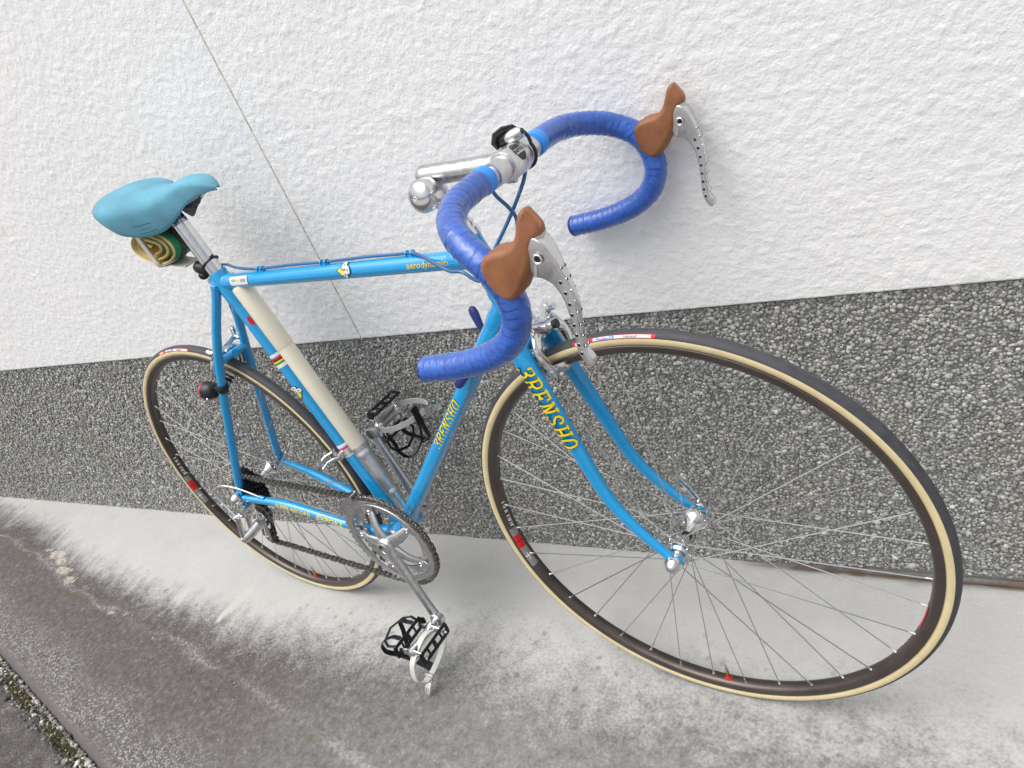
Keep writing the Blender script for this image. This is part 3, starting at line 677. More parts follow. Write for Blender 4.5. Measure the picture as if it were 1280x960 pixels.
# pedals: P origin, ax outwards, f towards the toe clip plate, n towards the foot side
def pedal(P0, sg, f, n, tilt=0.0, ns=1.0):
    root = empty('pedal', bike); ax = V((0, sg, 0)); f = V(f).normalized(); f = (f - f.dot(ax) * ax).normalized(); n = V(n); n = (n - n.dot(ax) * ax - n.dot(f) * f).normalized(); P0 = V(P0) + ax * .008
    def X(o_, a_, n_): return P0 + ax * o_ + f * a_ + n * n_
    b = MB(); b.lathe([(.0050, -.006), (.0075, -.002), (.0078, .002), (.0070, .006), (.0095, .010), (.0115, .013), (.0110, .018), (.0082, .026), (.0080, .055), (.0100, .066), (.0112, .070), (.0112, .076), (.0070, .080), (.0001, .081)], P0, ax, chrome, 24)
    for o_ in (.016, .074):
        b.tube([X(o_, -.031, 0), X(o_, -.012, 0), X(o_, .012, 0), X(o_, .031, 0)], [(.0028, .0045), (.0034, .0085), (.0034, .0085), (.0028, .0045)], chrome, 16, up=ax)
    bpart(b, 'pedal_body', root)
    for s_ in (-1, 1):
        b = MB()
        # cage plate with two long slots: rails and webs
        for hz in (.0095, -.0095): b.box(X(.045, s_ * .033, hz), ax * .040, f * .0011, n * .0035, blackm, .0008)
        for o_ in (.008, .0265, .045, .0635, .082): b.box(X(o_, s_ * .0331, 0), ax * (.0042 if o_ in (.008, .082, .045) else .0022), f * .0010, n * .0085, blackm, .0006)
        b.tube([X(.005, s_ * .033, 0), X(.001, s_ * .026, 0)], [(.0014, .010), (.0014, .007)], blackm, 8, up=f)
        for o_ in (.014, .076):
            for hz in (.005, -.005): b.lathe([(.0022, 0), (.0020, .0012), (.0001, .0014)], X(o_, s_ * .0341, hz), f * s_, chrome, 10)
        bpart(b, 'cage_plate', root)
    # the clip and strap hang at their own angle from the cage
    f, n = f * math.cos(tilt) - n * math.sin(tilt), n * math.cos(tilt) + f * math.sin(tilt)
    b = MB()
    def strip(pts, w=.0048):
        b.tube(spline(pts, 6), [(w, .0011)] * ((len(pts) - 1) * 6 + 1), blackm, 10, up=ax)
    top_ = X(.046, -.012, .078)
    for o_ in (.026, .064):
        oo = .046 + (o_ - .046) * 1.0
        strip([X(o_, .034, -.006), X(oo, .052, .001), X(.046 + (o_ - .046) * 1.4, .066, .012), X(.046 + (o_ - .046) * 1.5, .076, .032), X(.046 + (o_ - .046) * 1.4, .070, .054), X(.046 + (o_ - .046) * .6, .050, .070), X(.046 + (o_ - .046) * .22, .020, .077)])
    b.box(X(.046, -.002, .0785), ax * .0085, f * .020, n * .0010, blackm, .0007)
    b.tube([X(.014, .034, 0), X(.010, .050, .006), X(.018, .064, .010), X(.046, .073, .012), X(.074, .064, .010), X(.082, .050, .006), X(.078, .034, 0)], [(.0012, .003)] * 7, blackm, 8, up=n)
    b.box(X(.040, .050, .0725), ax * .006, f * .004, n * .0016, blk, .0006); b.box(X(.043, .050, .0742), ax * .0024, f * .0018, n * .0004, red); b.box(X(.037, .050, .0742), ax * .0020, f * .0018, n * .0004, green)
    bpart(b, 'toe_clip', root)
    # leather strap: a flat loop across the pedal, through the clip top
    f, n = f * math.cos(-tilt * .6) - n * math.sin(-tilt * .6), n * math.cos(-tilt * .6) + f * math.sin(-tilt * .6)
    b = MB(); loop = []
    pts = [(.012, .0), (-.001, .022), (.000, .048), (.020, .071), (.052, .086), (.078, .088), (.093, .070), (.096, .042), (.086, .010), (.046, -.0125)]
    for (o_, n_) in pts: loop.append(X(o_, -.006, n_ * ns))
    L_ = spline(loop + [loop[0]], 6)[:-1]
    b.tube(L_, (.0011, .0055), wrap_m, 10, up=n, closed=True) if False else None
    vs = []; fs = []; m_ = len(L_)
    for i in range(m_):
        t_ = (L_[(i + 1) % m_] - L_[i - 1]).normalized(); nn = t_.cross(f).normalized()
        for (a_, c_) in ((-.0056, -.0011), (.0056, -.0011), (.0056, .0011), (-.0056, .0011)): vs.append(L_[i] + f * a_ + nn * c_)
    for i in range(m_):
        j = (i + 1) % m_
        for k in range(4): fs.append([i * 4 + k, i * 4 + (k + 1) % 4, j * 4 + (k + 1) % 4, j * 4 + k])
    b.add(vs, fs, wrap_m)
    tdir = (ax * .62 + n * .78).normalized(); tn = (ax * .78 - n * .62).normalized(); q0 = X(.066, -.006, .086 * ns)
    bpart(b, 'toe_strap', root)
    b = MB(); b.box(q0 + tdir * .004, tdir * .008, f * .0085, tn * .0022, steel, .0008); b.tube([q0 + tdir * .008 - f * .0095, q0 + tdir * .008 + f * .0095], .0024, steel, 10); b.tube([q0 - f * .0095, q0 + f * .0095], .0020, steel, 10)
    b.box(q0 + tdir * .023, tdir * .0125, f * .0066, tn * .0010, chrome, .0008); b.lathe([(.0040, .0), (.0038, .0007), (.0026, .0007)], q0 + tdir * .026 + tn * .0010, tn, steel, 14); b.lathe([(.0040, .0), (.0038, .0007), (.0026, .0007)], q0 + tdir * .026 - tn * .0010, -tn, steel, 14); bpart(b, 'buckle', root)
    return root
pedal(PR, -1, (-1, 0, -.05), (.05, 0, -1), math.radians(22), .86)
pedal(PL, 1, (-.10, 0, -1), (1, 0, -.10), math.radians(-8), .9)

# cassette
b = MB()
CT = [24, 21, 19, 17, 15, 14, 13]
for k, tt in enumerate(CT):
    bb = ring_teeth(tt, .012, -.0245 - k * .0047, .0009, cog_m, '', None, V((0, 0, 0))); o_ = len(b.v); b.v += bb.v; b.f += [[i + o_ for i in f] for f in bb.f]; b.m += [b.mi(cog_m)] * len(bb.f)
b.lathe([(.022, -.0225), (.022, -.055), (.018, -.058), (.010, -.058)], (0, 0, 0), (0, 1, 0), cog_m, 24); bpart(b, 'cassette', bike)
# chain path in the x-z plane
def tangent(c1, r1, c2, r2, upper=True, cross=False):
    d = V((c2[0] - c1[0], c2[1] - c1[1])); L = d.length; d /= L; n = V((-d.y, d.x)) * (1 if upper else -1)
    if not cross: s_ = (r1 - r2) / L; c_ = math.sqrt(1 - s_ * s_); m_ = d * s_ + n * c_; return V(c1) + m_ * r1, V(c2) + m_ * r2
    s_ = (r1 + r2) / L; c_ = math.sqrt(1 - s_ * s_); m_ = d * s_ + n * c_; return V(c1) + m_ * r1, V(c2) - m_ * r2
ring_c = V((BB.x, BB.z)); RR = 52 * .0127 / (2 * PI) - .0005; cog_c = V((0, 0)); RC = 17 * .0127 / (2 * PI); RJ = .0205
J1 = V((.006, -.064)); J2 = V((-.020, -.136))
path = []
def arc_pts(c, r, p, q, ccw, n=14):
    a0 = math.atan2(p.y - c.y, p.x - c.x); a1 = math.atan2(q.y - c.y, q.x - c.x)
    if ccw and a1 < a0: a1 += 2 * PI
    if not ccw and a1 > a0: a1 -= 2 * PI
    return [V((c.x + r * math.cos(a0 + (a1 - a0) * i / n), c.y + r * math.sin(a0 + (a1 - a0) * i / n))) for i in range(n + 1)]
# top run from ring to cog (going rearwards), cog backwards down, J1, J2, bottom run, ring
c_t, r_t = tangent(cog_c, RC, ring_c, RR, True)
c_j, j_c = tangent(cog_c, RC, J1, RJ, False, True)          # leaving the cog
# use simple tangents with care for side
j1a, j2a = tangent(J1, RJ, J2, RJ, True, True)
j2b, r_b = tangent(J2, RJ, ring_c, RR, False)
seq = []
seq += [('l', r_t, c_t)]
cog_arc = arc_pts(cog_c, RC, c_t, c_j, True)
j1_arc = arc_pts(J1, RJ, j_c, j1a, False)
j2_arc = arc_pts(J2, RJ, j2a, j2b, True)
ring_arc = arc_pts(ring_c, RR, r_b, r_t, True, 60)
P2 = [r_t.lerp(c_t, i / 30) for i in range(30)] + cog_arc + j1_arc + j2_arc + [j2b.lerp(r_b, i / 30) for i in range(1, 30)] + ring_arc[:-1]
yf = lambda p: YO + (-.0385 - YO) * max(0, min(1, (.30 - p.x) / .27))
P3 = [V((p.x, yf(p), p.y)) for p in P2]; P3.append(P3[0])
dd = [0]
for i in range(1, len(P3)): dd.append(dd[-1] + (P3[i] - P3[i - 1]).length)
NL = int(dd[-1] / .0127 / 2) * 2; nodes = []; j = 0
for i in range(NL):
    t = dd[-1] * i / NL
    while j < len(dd) - 2 and dd[j + 1] < t: j += 1
    nodes.append(P3[j].lerp(P3[j + 1], (t - dd[j]) / max(1e-9, dd[j + 1] - dd[j])))
b = MB()
for i in range(NL):
    p, q_ = nodes[i], nodes[(i + 1) % NL]; d_ = (q_ - p).normalized(); u_ = YL.cross(d_).normalized(); c = (p + q_) / 2; L_ = (q_ - p).length / 2
    w_ = .0042 if i % 2 else .0030
    for s_ in (-1, 1):
        o_ = c + YL * s_ * w_; vs = []
        for (a_, h_) in ((-L_ - .0035, 0), (-L_ - .0018, .0035), (-L_ + .002, .0036), (0, .0026), (L_ - .002, .0036), (L_ + .0018, .0035), (L_ + .0035, 0), (L_ + .0018, -.0035), (L_ - .002, -.0036), (0, -.0026), (-L_ + .002, -.0036), (-L_ - .0018, -.0035)): vs.append(o_ + d_ * a_ + u_ * h_)
        vs2 = [v + YL * s_ * .0009 for v in vs]; n_ = 12
        b.add(vs + vs2, [list(range(n_)), [n_ + k for k in range(n_)]] + [[k, (k + 1) % n_, n_ + (k + 1) % n_, n_ + k] for k in range(n_)], chain_m)
    b.tube([p - YL * .0052, p + YL * .0052], .0019, steel, 8); b.tube([p - YL * .0028, p + YL * .0028], .0038, chain_m, 8)
bpart(b, 'chain', bike)

# ------------------------------------------------------------------ DERAILLEURS
rd = empty('rear_derailleur', bike)
b = MB(); h0 = V((.009, -.072, -.026)); b.tube([V((.009, -.058, -.026)), V((.009, -.078, -.026))], .0105, chrome, 20); b.tube([V((.009, -.078, -.026)), V((.009, -.080, -.026))], .005, steel, 6)
b.box((.004, -.074, -.034), V((.010, 0, .002)), (0, .010, 0), V((-.002, 0, .009)), chrome, .003); bpart(b, 'mounting_knuckle', rd)
k1 = V((-.004, -.078, -.040)); k2 = V((-.018, -.084, -.098))
b = MB()
for dy, dx in ((-.008, -.007), (.007, .007)):
    a_, c_ = k1 + V((dx, dy, 0)), k2 + V((dx, dy, 0)); b.tube([a_, a_.lerp(c_, .3), a_.lerp(c_, .7), c_], [(.0085, .0045), (.0072, .0048), (.0072, .0048), (.0085, .0045)], chrome, 14, up=V((1, 0, 0)))
for p in (k1, k2):
    b.tube([p + V((-.009, -.010, 0)), p + V((.009, .010, 0))], .0040, chrome, 12)
    b.sphere(p + V((-.0095, -.011, 0)), .0042, chrome, 10, 6)
bpart(b, 'parallelogram', rd)
b = MB(); b.tube([k2 + V((-.010, -.006, -.004)), k2 + V((.012, .004, .008)), V((J1.x + .004, -.062, J1.y - .012)), V((J1.x + .003, -.052, J1.y - .016))], [.0100, .0110, .0110, .0090], dull, 20)
b.tube([k2 + V((-.010, -.006, -.004)), k2 + V((-.016, -.009, -.006))], [.008, .005], steel, 12); bpart(b, 'cage_pivot', rd)
jv = (J2 - J1).normalized()
for yy in (-.0475, -.0300):
    b = MB(); b.tube([V((J1.x, yy, J1.y)) - V((jv.x, 0, jv.y)) * .008, V((J1.x, yy, J1.y)), V(((J1.x + J2.x) / 2 + .004, yy, (J1.y + J2.y) / 2)), V((J2.x, yy, J2.y)), V((J2.x, yy, J2.y)) + V((jv.x, 0, jv.y)) * .008], [(.006, .001), (.011, .0012), (.0075, .0012), (.010, .0012), (.005, .001)], chrome, 14, up=V((jv.y, 0, -jv.x))); bpart(b, 'cage_plate', rd)
for J in (J1, J2):
    b = ring_teeth(10, .006, -.0386, .0014, black, '', None, V((J.x, 0, J.y))); b.tube([V((J.x, -.050, J.y)), V((J.x, -.028, J.y))], .0045, steel, 12); bpart(b, 'jockey_wheel', rd)
b = MB(); lp = [V((.062, -.0565, .0005)), V((.045, -.060, .011)), V((.015, -.066, .026)), (V((-.022, -.072, .033))), V((-.044, -.077, .026)), V((-.050, -.080, .010)), V((-.040, -.082, -.010)), V((-.024, -.084, -.030)), V((-.012, -.084, -.044))]
b.tube(spline(lp, 8), .0021, satin, 10); b.tube([lp[0], lp[0] + V((.008, .0012, -.002))], .0028, chrome, 10); bpart(b, 'gear_cable', rd, label='silver gear cable loop to the rear derailleur')
fd = empty('front_derailleur', bike)
fc = BB + SU * .186
b = MB(); b.tube([fc - SU * .0065, fc + SU * .0065], .0160, chrome, 28); b.box(fc + V((-.004, -.020, 0)), V((.008, 0, .0)), (0, .008, 0), SU * .006, chrome, .002); b.tube([fc + V((.004, -.024, 0)), fc + V((-.012, -.027, -.004))], .0045, steel, 12); bpart(b, 'clamp_band', fd)
b = MB(); ce = ring_c; 
for yy, r0, r1 in ((-.0535, .101, .117), (-.0375, .100, .119)):
    vs = []; fs = []; n = 12
    for i in range(n + 1):
        a = math.radians(108 + 40 * i / n); w0 = r0 + .004 * (i / n); w1 = r1 - .006 * (i / n) ** 2
        for r in (w0, w1):
            for t in (-.0007, .0007): vs.append((ce.x + r * math.cos(a), yy + t, ce.y + r * math.sin(a)))
    for i in range(n):
        o_ = i * 4; fs += [[o_, o_ + 1, o_ + 5, o_ + 4], [o_ + 2, o_ + 6, o_ + 7, o_ + 3], [o_, o_ + 4, o_ + 6, o_ + 2], [o_ + 1, o_ + 3, o_ + 7, o_ + 5]]
    fs += [[0, 2, 3, 1], [n * 4, n * 4 + 1, n * 4 + 3, n * 4 + 2]]; b.add(vs, fs, chrome)
for a in (110, 146):
    a = math.radians(a); c = V((ce.x + .115 * math.cos(a), 0, ce.y + .115 * math.sin(a))); b.tube([c + YL * -.054, c + YL * -.037], .0022, chrome, 10)
bpart(b, 'cage', fd)
b = MB(); p_a = fc + V((-.016, -.022, .0)); 
for dz in (-.004, .009):
    b.tube([p_a + V((0, 0, dz)), p_a + V((-.014, -.010, dz - .004)), p_a + V((-.022, -.022, dz - .012))], [(.0038, .002), (.0034, .002), (.0038, .002)], chrome, 10)
b.tube([p_a + V((-.022, -.014, -.024)), p_a + V((-.021, -.022, .004))], .0045, chrome, 12); b.tube([p_a + V((-.024, -.020, -.010)), p_a + V((-.030, -.034, -.004))], .003, steel, 10)
b.tube([p_a + V((.002, .004, -.012)), p_a + V((-.002, .002, .012))], .0042, chrome, 12); bpart(b, 'linkage', fd)
# down tube shift levers
sh = empty('shift_levers', bike); dtp = BB + DT * .520; SB = dtp
b = MB(); b.tube([SB + YL * -.021, SB + YL * .021], .0078, satin, 20); b.tube([SB + YL * -.024, SB + YL * -.021], .0060, chrome, 16); b.tube([SB - DT * .008, SB + DT * .008], .0152, satin, 28); bpart(b, 'lever_boss', sh)
for sg in (-1, 1):
    b = MB(); y = .0225 * sg; perp = V((-DT.z, 0, DT.x)); dlev = (perp * .85 + DT * .5).normalized() if sg > 0 else (perp * .10 - DT * 1.0).normalized()
    p = SB + YL * y; b.lathe([(.0001, -.004), (.0105, -.004), (.0115, -.002), (.0115, .002), (.0105, .004), (.0001, .004)], p, YL, navy, 20)
    b.tube([p + dlev * .006, p + dlev * .020, p + dlev * .036 + YL * sg * .003, p + dlev * .050 + YL * sg * .006, p + dlev * .057 + YL * sg * .007, p + dlev * .060 + YL * sg * .007], [(.0050, .0035), (.0050, .0036), (.0066, .0048), (.0078, .0055), (.0062, .0045), (.002, .002)], navy, 16, up=perp.cross(YL)); bpart(b, 'shift_lever', sh)

# ------------------------------------------------------------------ BRAKES
def caliper(piv, fwd, upv, mat3, reach=.052, name='brake_caliper'):
    """side-pull caliper: piv pivot point, fwd out of the frame, upv up"""
    root = empty(name, bike); F, Uv, Y_ = V(fwd).normalized(), V(upv).normalized(), V(mat3).normalized()
    def X(f, y, u): return piv + F * f + Y_ * y + Uv * u
    b = MB(); b.tube([X(-.016, 0, 0), X(.022, 0, 0)], .0045, steel, 14); b.tube([X(.016, 0, 0), X(.018, 0, 0), X(.028, 0, 0), X(.0282, 0, 0)], [.006, .0075, .0072, .006], chrome, 20); b.tube([X(.0282, 0, 0), X(.0325, 0, 0)], .0062, black, 18); b.tube([X(.0, 0, 0), X(.004, 0, 0)], .0115, chrome, 20); bpart(b, 'pivot_bolt', root)
    for sg, f0 in ((-1, .007), (1, .0135)):
        b = MB(); pts = [X(f0, -sg * .030, .017), X(f0, -sg * .016, .010), X(f0, 0, .001), X(f0, sg * .017, -.001), X(f0, sg * .029, -.014), X(f0 - .001, sg * .0305, -.032), X(f0 - .002, sg * .0255, -.046), X(f0 - .003, sg * .0225, -reach - .004)]
        rr = [(.0048, .0036), (.0062, .0042), (.0100, .0046), (.0085, .0050), (.0078, .0054), (.0072, .0052), (.0070, .0046), (.0075, .0040)]
        sp_ = spline(pts, 5); r2 = [];
        for i in range(len(sp_)):
            t = i / (len(sp_) - 1) * (len(rr) - 1); k = min(int(t), len(rr) - 2); f_ = t - k; r2.append((rr[k][0] * (1 - f_) + rr[k + 1][0] * f_, rr[k][1] * (1 - f_) + rr[k + 1][1] * f_))
        b.tube(sp_, r2, chrome, 16, up=Uv); b.sphere(pts[0], .0052, chrome, 10, 8); bpart(b, 'brake_arm', root)
        b = MB(); c = X(f0 - .006, sg * .0150, -reach); b.box(c, F * .021, Y_ * .0032, Uv * .0048, black, .0015); b.box(X(f0 - .006, sg * .0185, -reach), F * .023, Y_ * .0012, Uv * .0062, chrome, .001)
        for e in (-1, 1): b.box(X(f0 - .006 + e * .0235, sg * .0165, -reach), F * .0012, Y_ * .0045, Uv * .0055, chrome, .0008)
        b.tube([X(f0 - .004, sg * .018, -reach), X(f0 - .004, sg * .031, -reach)], .0036, chrome, 14); b.lathe([(.0062, 0), (.0062, .004), (.005, .0055), (.0001, .0055)], X(f0 - .004, sg * .0262, -reach), Y_ * sg, chrome, 16); bpart(b, 'brake_shoe', root)
    b = MB(); a = X(.0135, -.030, .017); b.tube([a - Uv * .008, a + Uv * .010], .0042, chrome, 14); b.tube([a + Uv * .010, a + Uv * .018], .0052, chrome, 14); b.tube([a + Uv * .017, a + Uv * .022], .0030, chrome, 10); bpart(b, 'barrel_adjuster', root)
    b = MB(); c = X(.007, -.030, .017); b.tube([c + F * -.006, c + F * .008], .0042, chrome, 12); bpart(b, 'cable_clamp', root); b = MB(); b.tube([X(.010, .030, .014), X(.020, .030, .014)], .0048, chrome, 14)
    b.tube([X(.010, .026, .010), X(.013, .030, .000), X(.016, .028, -.010)], [(.004, .002)] * 3, chrome, 10); bpart(b, 'release_lever', root)
    return X
Xf = caliper(fk(.018, 0, .361), fkd(1, 0, 0), fkd(0, 0, 1), fkd(0, 1, 0))
Xr = caliper(V((.1485, 0, .3145)), V((-.90, 0, .44)), V((.44, 0, .90)), V((0, -1, 0)), .050)

# ------------------------------------------------------------------ CABLES
b = MB(); pc = [fk(.100, -.034, .548), fk(.092, -.022, .536), fk(.089, -.010, .518), fk(.082, 0, .500), fk(.070, -.008, .475), fk(.052, -.022, .440), fk(.036, -.029, .415), fk(.0315, -.030, .400)]
b.tube(spline(pc, 8), .0024, cable_m, 12); bpart(b, 'brake_cable', bike, label='blue cable housing to the front brake')
b = MB(); pc = [fk(.118, .028, .552), fk(.112, .014, .536), fk(.096, .002, .520), fk(.070, -.004, .502), fk(.038, -.018, .480), fk(.012, -.034, .459)]
gz = lambda x: .456 - (x - .25) / .549 * .008 + .0127 + .0035
pc += [V((.795, -.036, .446)), V((.772, -.032, .4475)), V((.745, -.023, .456)), V((.715, -.011, .4645)), V((.69, -.002, gz(.69) + .0005)), V((.66, 0, gz(.66))), V((.60, 0, gz(.6) + .001)), V((.514, 0, gz(.514))), V((.44, 0, gz(.44) + .001)), V((.362, 0, gz(.362))), V((.325, .001, gz(.325) + .002)), V((.290, .006, .4765)), V((.258, .0165, .4790)), V((.226, .0230, .4760)), V((.203, .0270, .4540)), V((.188, .0290, .415)), V((.172, .0295, .360)), V((.162, .030, .343))]
b.tube(spline(pc, 8), .0024, cable_m, 12); bpart(b, 'brake_cable', bike, label='blue cable housing along the top tube to the rear brake')
b = MB(); b.tube([SB + YL * -.022, BB + DT * .40 + V((.012, -.014, -.006)), BB + DT * .04 + V((.012, -.013, -.018)), BB + V((-.02, -.016, -.020)), V((.30, -.030, -.052)), V((.075, -.0545, -.006))], .0008, steel, 6)
bpart(b, 'gear_cable', bike)

# ------------------------------------------------------------------ SEAT POST AND SADDLE
b = MB(); p0 = ST_TOP + SU * .015; b.tube([p0, p0 + SU * .098, p0 + SU * .0985, p0 + SU * .101, p0 + SU * .1015, p0 + SU * .104, p0 + SU * .1045, p0 + SU * .122, p0 + SU * .126], [.0136, .0136, .0131, .0131, .0136, .0136, .0128, .0126, .011], chrome, 32)
for s_ in (.0990, .1035): vs, fs = rect(s_, s_ + .0012, -.041, .041, 24); wrap(b, vs, fs, lblue, p0, SU, V((1, 0, 0)), .0133, .0005)
fl = [V((x_, y_)) for x_, y_ in ((.109, -.0042), (.121, -.0036), (.121, .0036), (.109, .0042))]; wrap(b, fl, [[0, 1, 2, 3]], blk, p0, SU, V((.75, -1, 0)), .0128, .0004)
bpart(b, 'seat_post', bike)
PT = p0 + SU * .124
b = MB(); b.box(PT + V((0, 0, .004)), V((.018, 0, -.001)), (0, .019, 0), (0, 0, .006), satin, .003); b.box(PT + V((0, 0, .016)), V((.020, 0, 0)), (0, .024, 0), (0, 0, .0035), satin, .002)
for dx in (-.014, .014): b.tube([PT + V((dx, 0, -.010)), PT + V((dx, 0, .020))], .0035, steel, 10)
b.tube([PT + V((0, -.026, .006)), PT + V((0, .026, .006))], .0065, satin, 16); bpart(b, 'saddle_clamp', bike)
saddle = empty('saddle', bike)
XS0, XS1 = .076, .362
def sad_w(s):
    pts = [(0, .022), (.006, .036), (.015, .046), (.04, .0580), (.08, .0660), (.16, .0720), (.26, .0710), (.36, .060), (.46, .044), (.54, .0330), (.62, .0265), (.72, .0225), (.85, .0200), (.92, .0175), (.97, .0125), (1, .003)]
    for (a, w0), (c, w1) in zip(pts, pts[1:]):
        if s <= c: t = (s - a) / (c - a); t = t * t * (3 - 2 * t) if False else t; return w0 + (w1 - w0) * t
    return pts[-1][1]
def sad_z(s):
    pts = [(0, .630), (.015, .6370), (.04, .6415), (.08, .6445), (.16, .6465), (.27, .6440), (.4, .6330), (.50, .6270), (.58, .6275), (.66, .6310), (.75, .6350), (.83, .6350), (.90, .6310), (.96, .6230), (1, .6100)]
    for (a, w0), (c, w1) in zip(pts, pts[1:]):
        if s <= c: t = (s - a) / (c - a); return w0 + (w1 - w0) * t
    return pts[-1][1]
def sad_k(s):
    pts = [(0, .010), (.02, .020), (.05, .030), (.12, .040), (.22, .047), (.32, .052), (.42, .053), (.52, .049), (.60, .042), (.68, .036), (.76, .030), (.84, .025), (.90, .020), (.96, .012), (1, .004)]
    for (a, w0), (c, w1) in zip(pts, pts[1:]):
        if s <= c: t = (s - a) / (c - a); return w0 + (w1 - w0) * t
    return pts[-1][1]
def sm(fn, s): h = min(.02, s / 2, (1 - s) / 2); return (fn(s - 2 * h) + fn(s - h) + 2 * fn(s) + fn(s + h) + fn(s + 2 * h)) / 6
b = MB(); ns, nc = 60, 30; vs = []; fs = []
def sad_pt(s, c, drop=0.0, ins=0.0):
    W = sm(sad_w, s); z0 = sm(sad_z, s); K = sm(sad_k, s); y = c
    t_ = abs(c); a = min(1, t_ / .62); D_ = .24 * W + .26 * K
    yy = W * math.sin(a * PI / 2) ** .95 * (1 if c > 0 else -1); zz = -D_ * (1 - math.cos(a * PI / 2)) ** 1.15
    if t_ > .62:
        t = (t_ - .62) / .38; zz -= K * .78 * (t * .55 + .45 * t * (2 - t) * .5 + .225 * t * t); yy *= 1 - (.05 * t + .13 * t * t)
    x = XS0 + (XS1 - XS0) * s - (0.018 * (abs(c) ** 2)) * max(0, 1 - s * 4) * -1
    return V((x, yy * (1 - ins), z0 + zz - drop))
for i in range(ns + 1):
    s = .5 - .5 * math.cos(PI * i / ns)
    for k in range(nc + 1): vs.append(sad_pt(s, -1 + 2 * k / nc))
for i in range(ns):
    for k in range(nc): o_ = i * (nc + 1) + k; fs.append([o_, o_ + 1, o_ + nc + 2, o_ + nc + 1])
o2 = len(vs)
for i in range(ns + 1):
    for k in range(nc + 1): p = sad_pt(.5 - .5 * math.cos(PI * i / ns), -1 + 2 * k / nc, .0022 if 2 < k < nc - 2 and 4 < i < ns - 8 else .0004, .05); vs.append(p)
fs2 = []
for i in range(ns):
    for k in range(nc): o_ = o2 + i * (nc + 1) + k; fs2.append([o_, o_ + nc + 1, o_ + nc + 2, o_ + 1])
for i in range(ns):
    for k in (0, nc): a_ = i * (nc + 1) + k; fs2.append([a_, a_ + nc + 1, o2 + a_ + nc + 1, o2 + a_])
for k in range(nc):
    for i in (0, ns): a_ = i * (nc + 1) + k; fs2.append([a_, a_ + 1, o2 + a_ + 1, o2 + a_])
b.add(vs, fs + fs2, saddle_m, [saddle_m] * (len(fs) + 0) + [saddle_u] * (ns * nc) + [saddle_m] * (len(fs2) - ns * nc))
bpart(b, 'saddle_cover', saddle, sharp=70)
b = MB()
for sg in (-1, 1): b.tube(spline([V((.110, .036 * sg, .612)), V((.140, .030 * sg, .600)), V((.19, .020 * sg, .594)), V((.25, .0165 * sg, .594)), V((.29, .011 * sg, .600)), V((.315, .005 * sg, .606))], 6), .0036, steel, 12)
bpart(b, 'saddle_rail', saddle)
b = MB(); b.slab([(.255, .618), (.300, .622), (.296, .600), (.286, .588), (.272, .590), (.262, .602)], lambda a, c: (a, 0, c), (0, 1, 0), .011, saddle_u, .004, 3, res=.005); bpart(b, 'nose_bracket', saddle)
# print on the saddle flank
b = MB()
for txt, u0, t0, size in (('CONCOR', .42, .80, .0054), ('S. MARCO', .422, .865, .0038), ('SUPERCORSA', .424, .925, .0040)):
    vs, fs = text_mesh(txt, size, 0, .5, .0001); wmx = max(p.x for p in vs); out = []
    for p in vs:
        s = u0 + (p.x - wmx / 2) * 1.25 / (XS1 - XS0); c = -(t0 - p.y / .062 * .26); e = 1e-3
        q0 = sad_pt(s, c); n_ = (sad_pt(s + e, c) - q0).cross(sad_pt(s, c + e) - q0).normalized(); n_ = n_ if n_.y < 0 else -n_; out.append(q0 + n_ * .0014)
    b.add(out, fs, blk)
bpart(b, 'lettering', saddle)

# ------------------------------------------------------------------ THINGS CARRIED BY THE BICYCLE
# rolled spare tubular strapped under the saddle
b = MB(); tc = V((.140, -.003, .541)); turns = 3.156; n = 150; vs = []; fs = []; mids = []
HW = .024; prof = [(-HW, -.0004, casing), (-HW + .0035, .0022, greent), (-.0085, .0030, rubber), (.0055, .0030, greent), (HW - .0035, .0022, casing), (HW, -.0004, casing), (HW - .002, -.0020, casing), (-HW + .002, -.0020, casing)]
pn = len(prof)
for i in range(n + 1):
    t = i / n; a = 2 * PI * turns * t + .6; g = t ** .9; ra, rb = .008 + .056 * g, .004 + .0300 * g
    c = V((ra * math.cos(a), 0, rb * math.sin(a))); nn = V((math.cos(a) / ra, 0, math.sin(a) / rb)).normalized()
    tl = .02 * c.x; wob = .0012 * math.sin(a * 3 + 1)
    for (y_, h_, _) in prof: vs.append(tc + c + nn * (h_ + wob) + V((0, y_ + .10 * c.x * 0 + wob, 0)) + V((0, 0, -.12 * c.x)))
for i in range(n):
    for k in range(pn): fs.append([i * pn + k, i * pn + (k + 1) % pn, (i + 1) * pn + (k + 1) % pn, (i + 1) * pn + k]); mids.append(prof[k][2])
b.add(vs, fs, casing, mids)
tyre_roll = empty('spare_tyre'); place(tyre_roll, tc); tag(tyre_roll, 'rolled green and tan spare tubular tyre strapped under the saddle', 'spare tyre')
b.build('rolled_tyre', tyre_roll, 50, origin=tc)
b = MB(); L_ = [V((-.004 + .02 * math.cos(a) * .35, (.0275) * math.sin(a) * 1.02, .0)) for a in (0,)]
loop = [V((-.012, -.0275, .034)), V((-.010, -.0268, .015)), V((-.004, -.0268, -.010)), V((.003, -.0260, -.031)), V((.006, -.012, -.0370)), V((.008, .016, -.0370)), V((.008, .026, -.025)), V((-.008, .026, .025)), V((-.012, .015, .036)), V((-.012, -.015, .036))]
sp_ = spline(loop + [loop[0]], 5)[:-1]; vs = []; fs = []; m_ = len(sp_)
for i in range(m_):
    t_ = (sp_[(i + 1) % m_] - sp_[i - 1]).normalized(); nn = t_.cross(V((1, 0, 0))).normalized(); ww = nn.cross(t_)
    for (a_, c_) in ((-.0058, -.001), (.0058, -.001), (.0058, .001), (-.0058, .001)): vs.append(sp_[i] + ww * a_ + nn * c_)
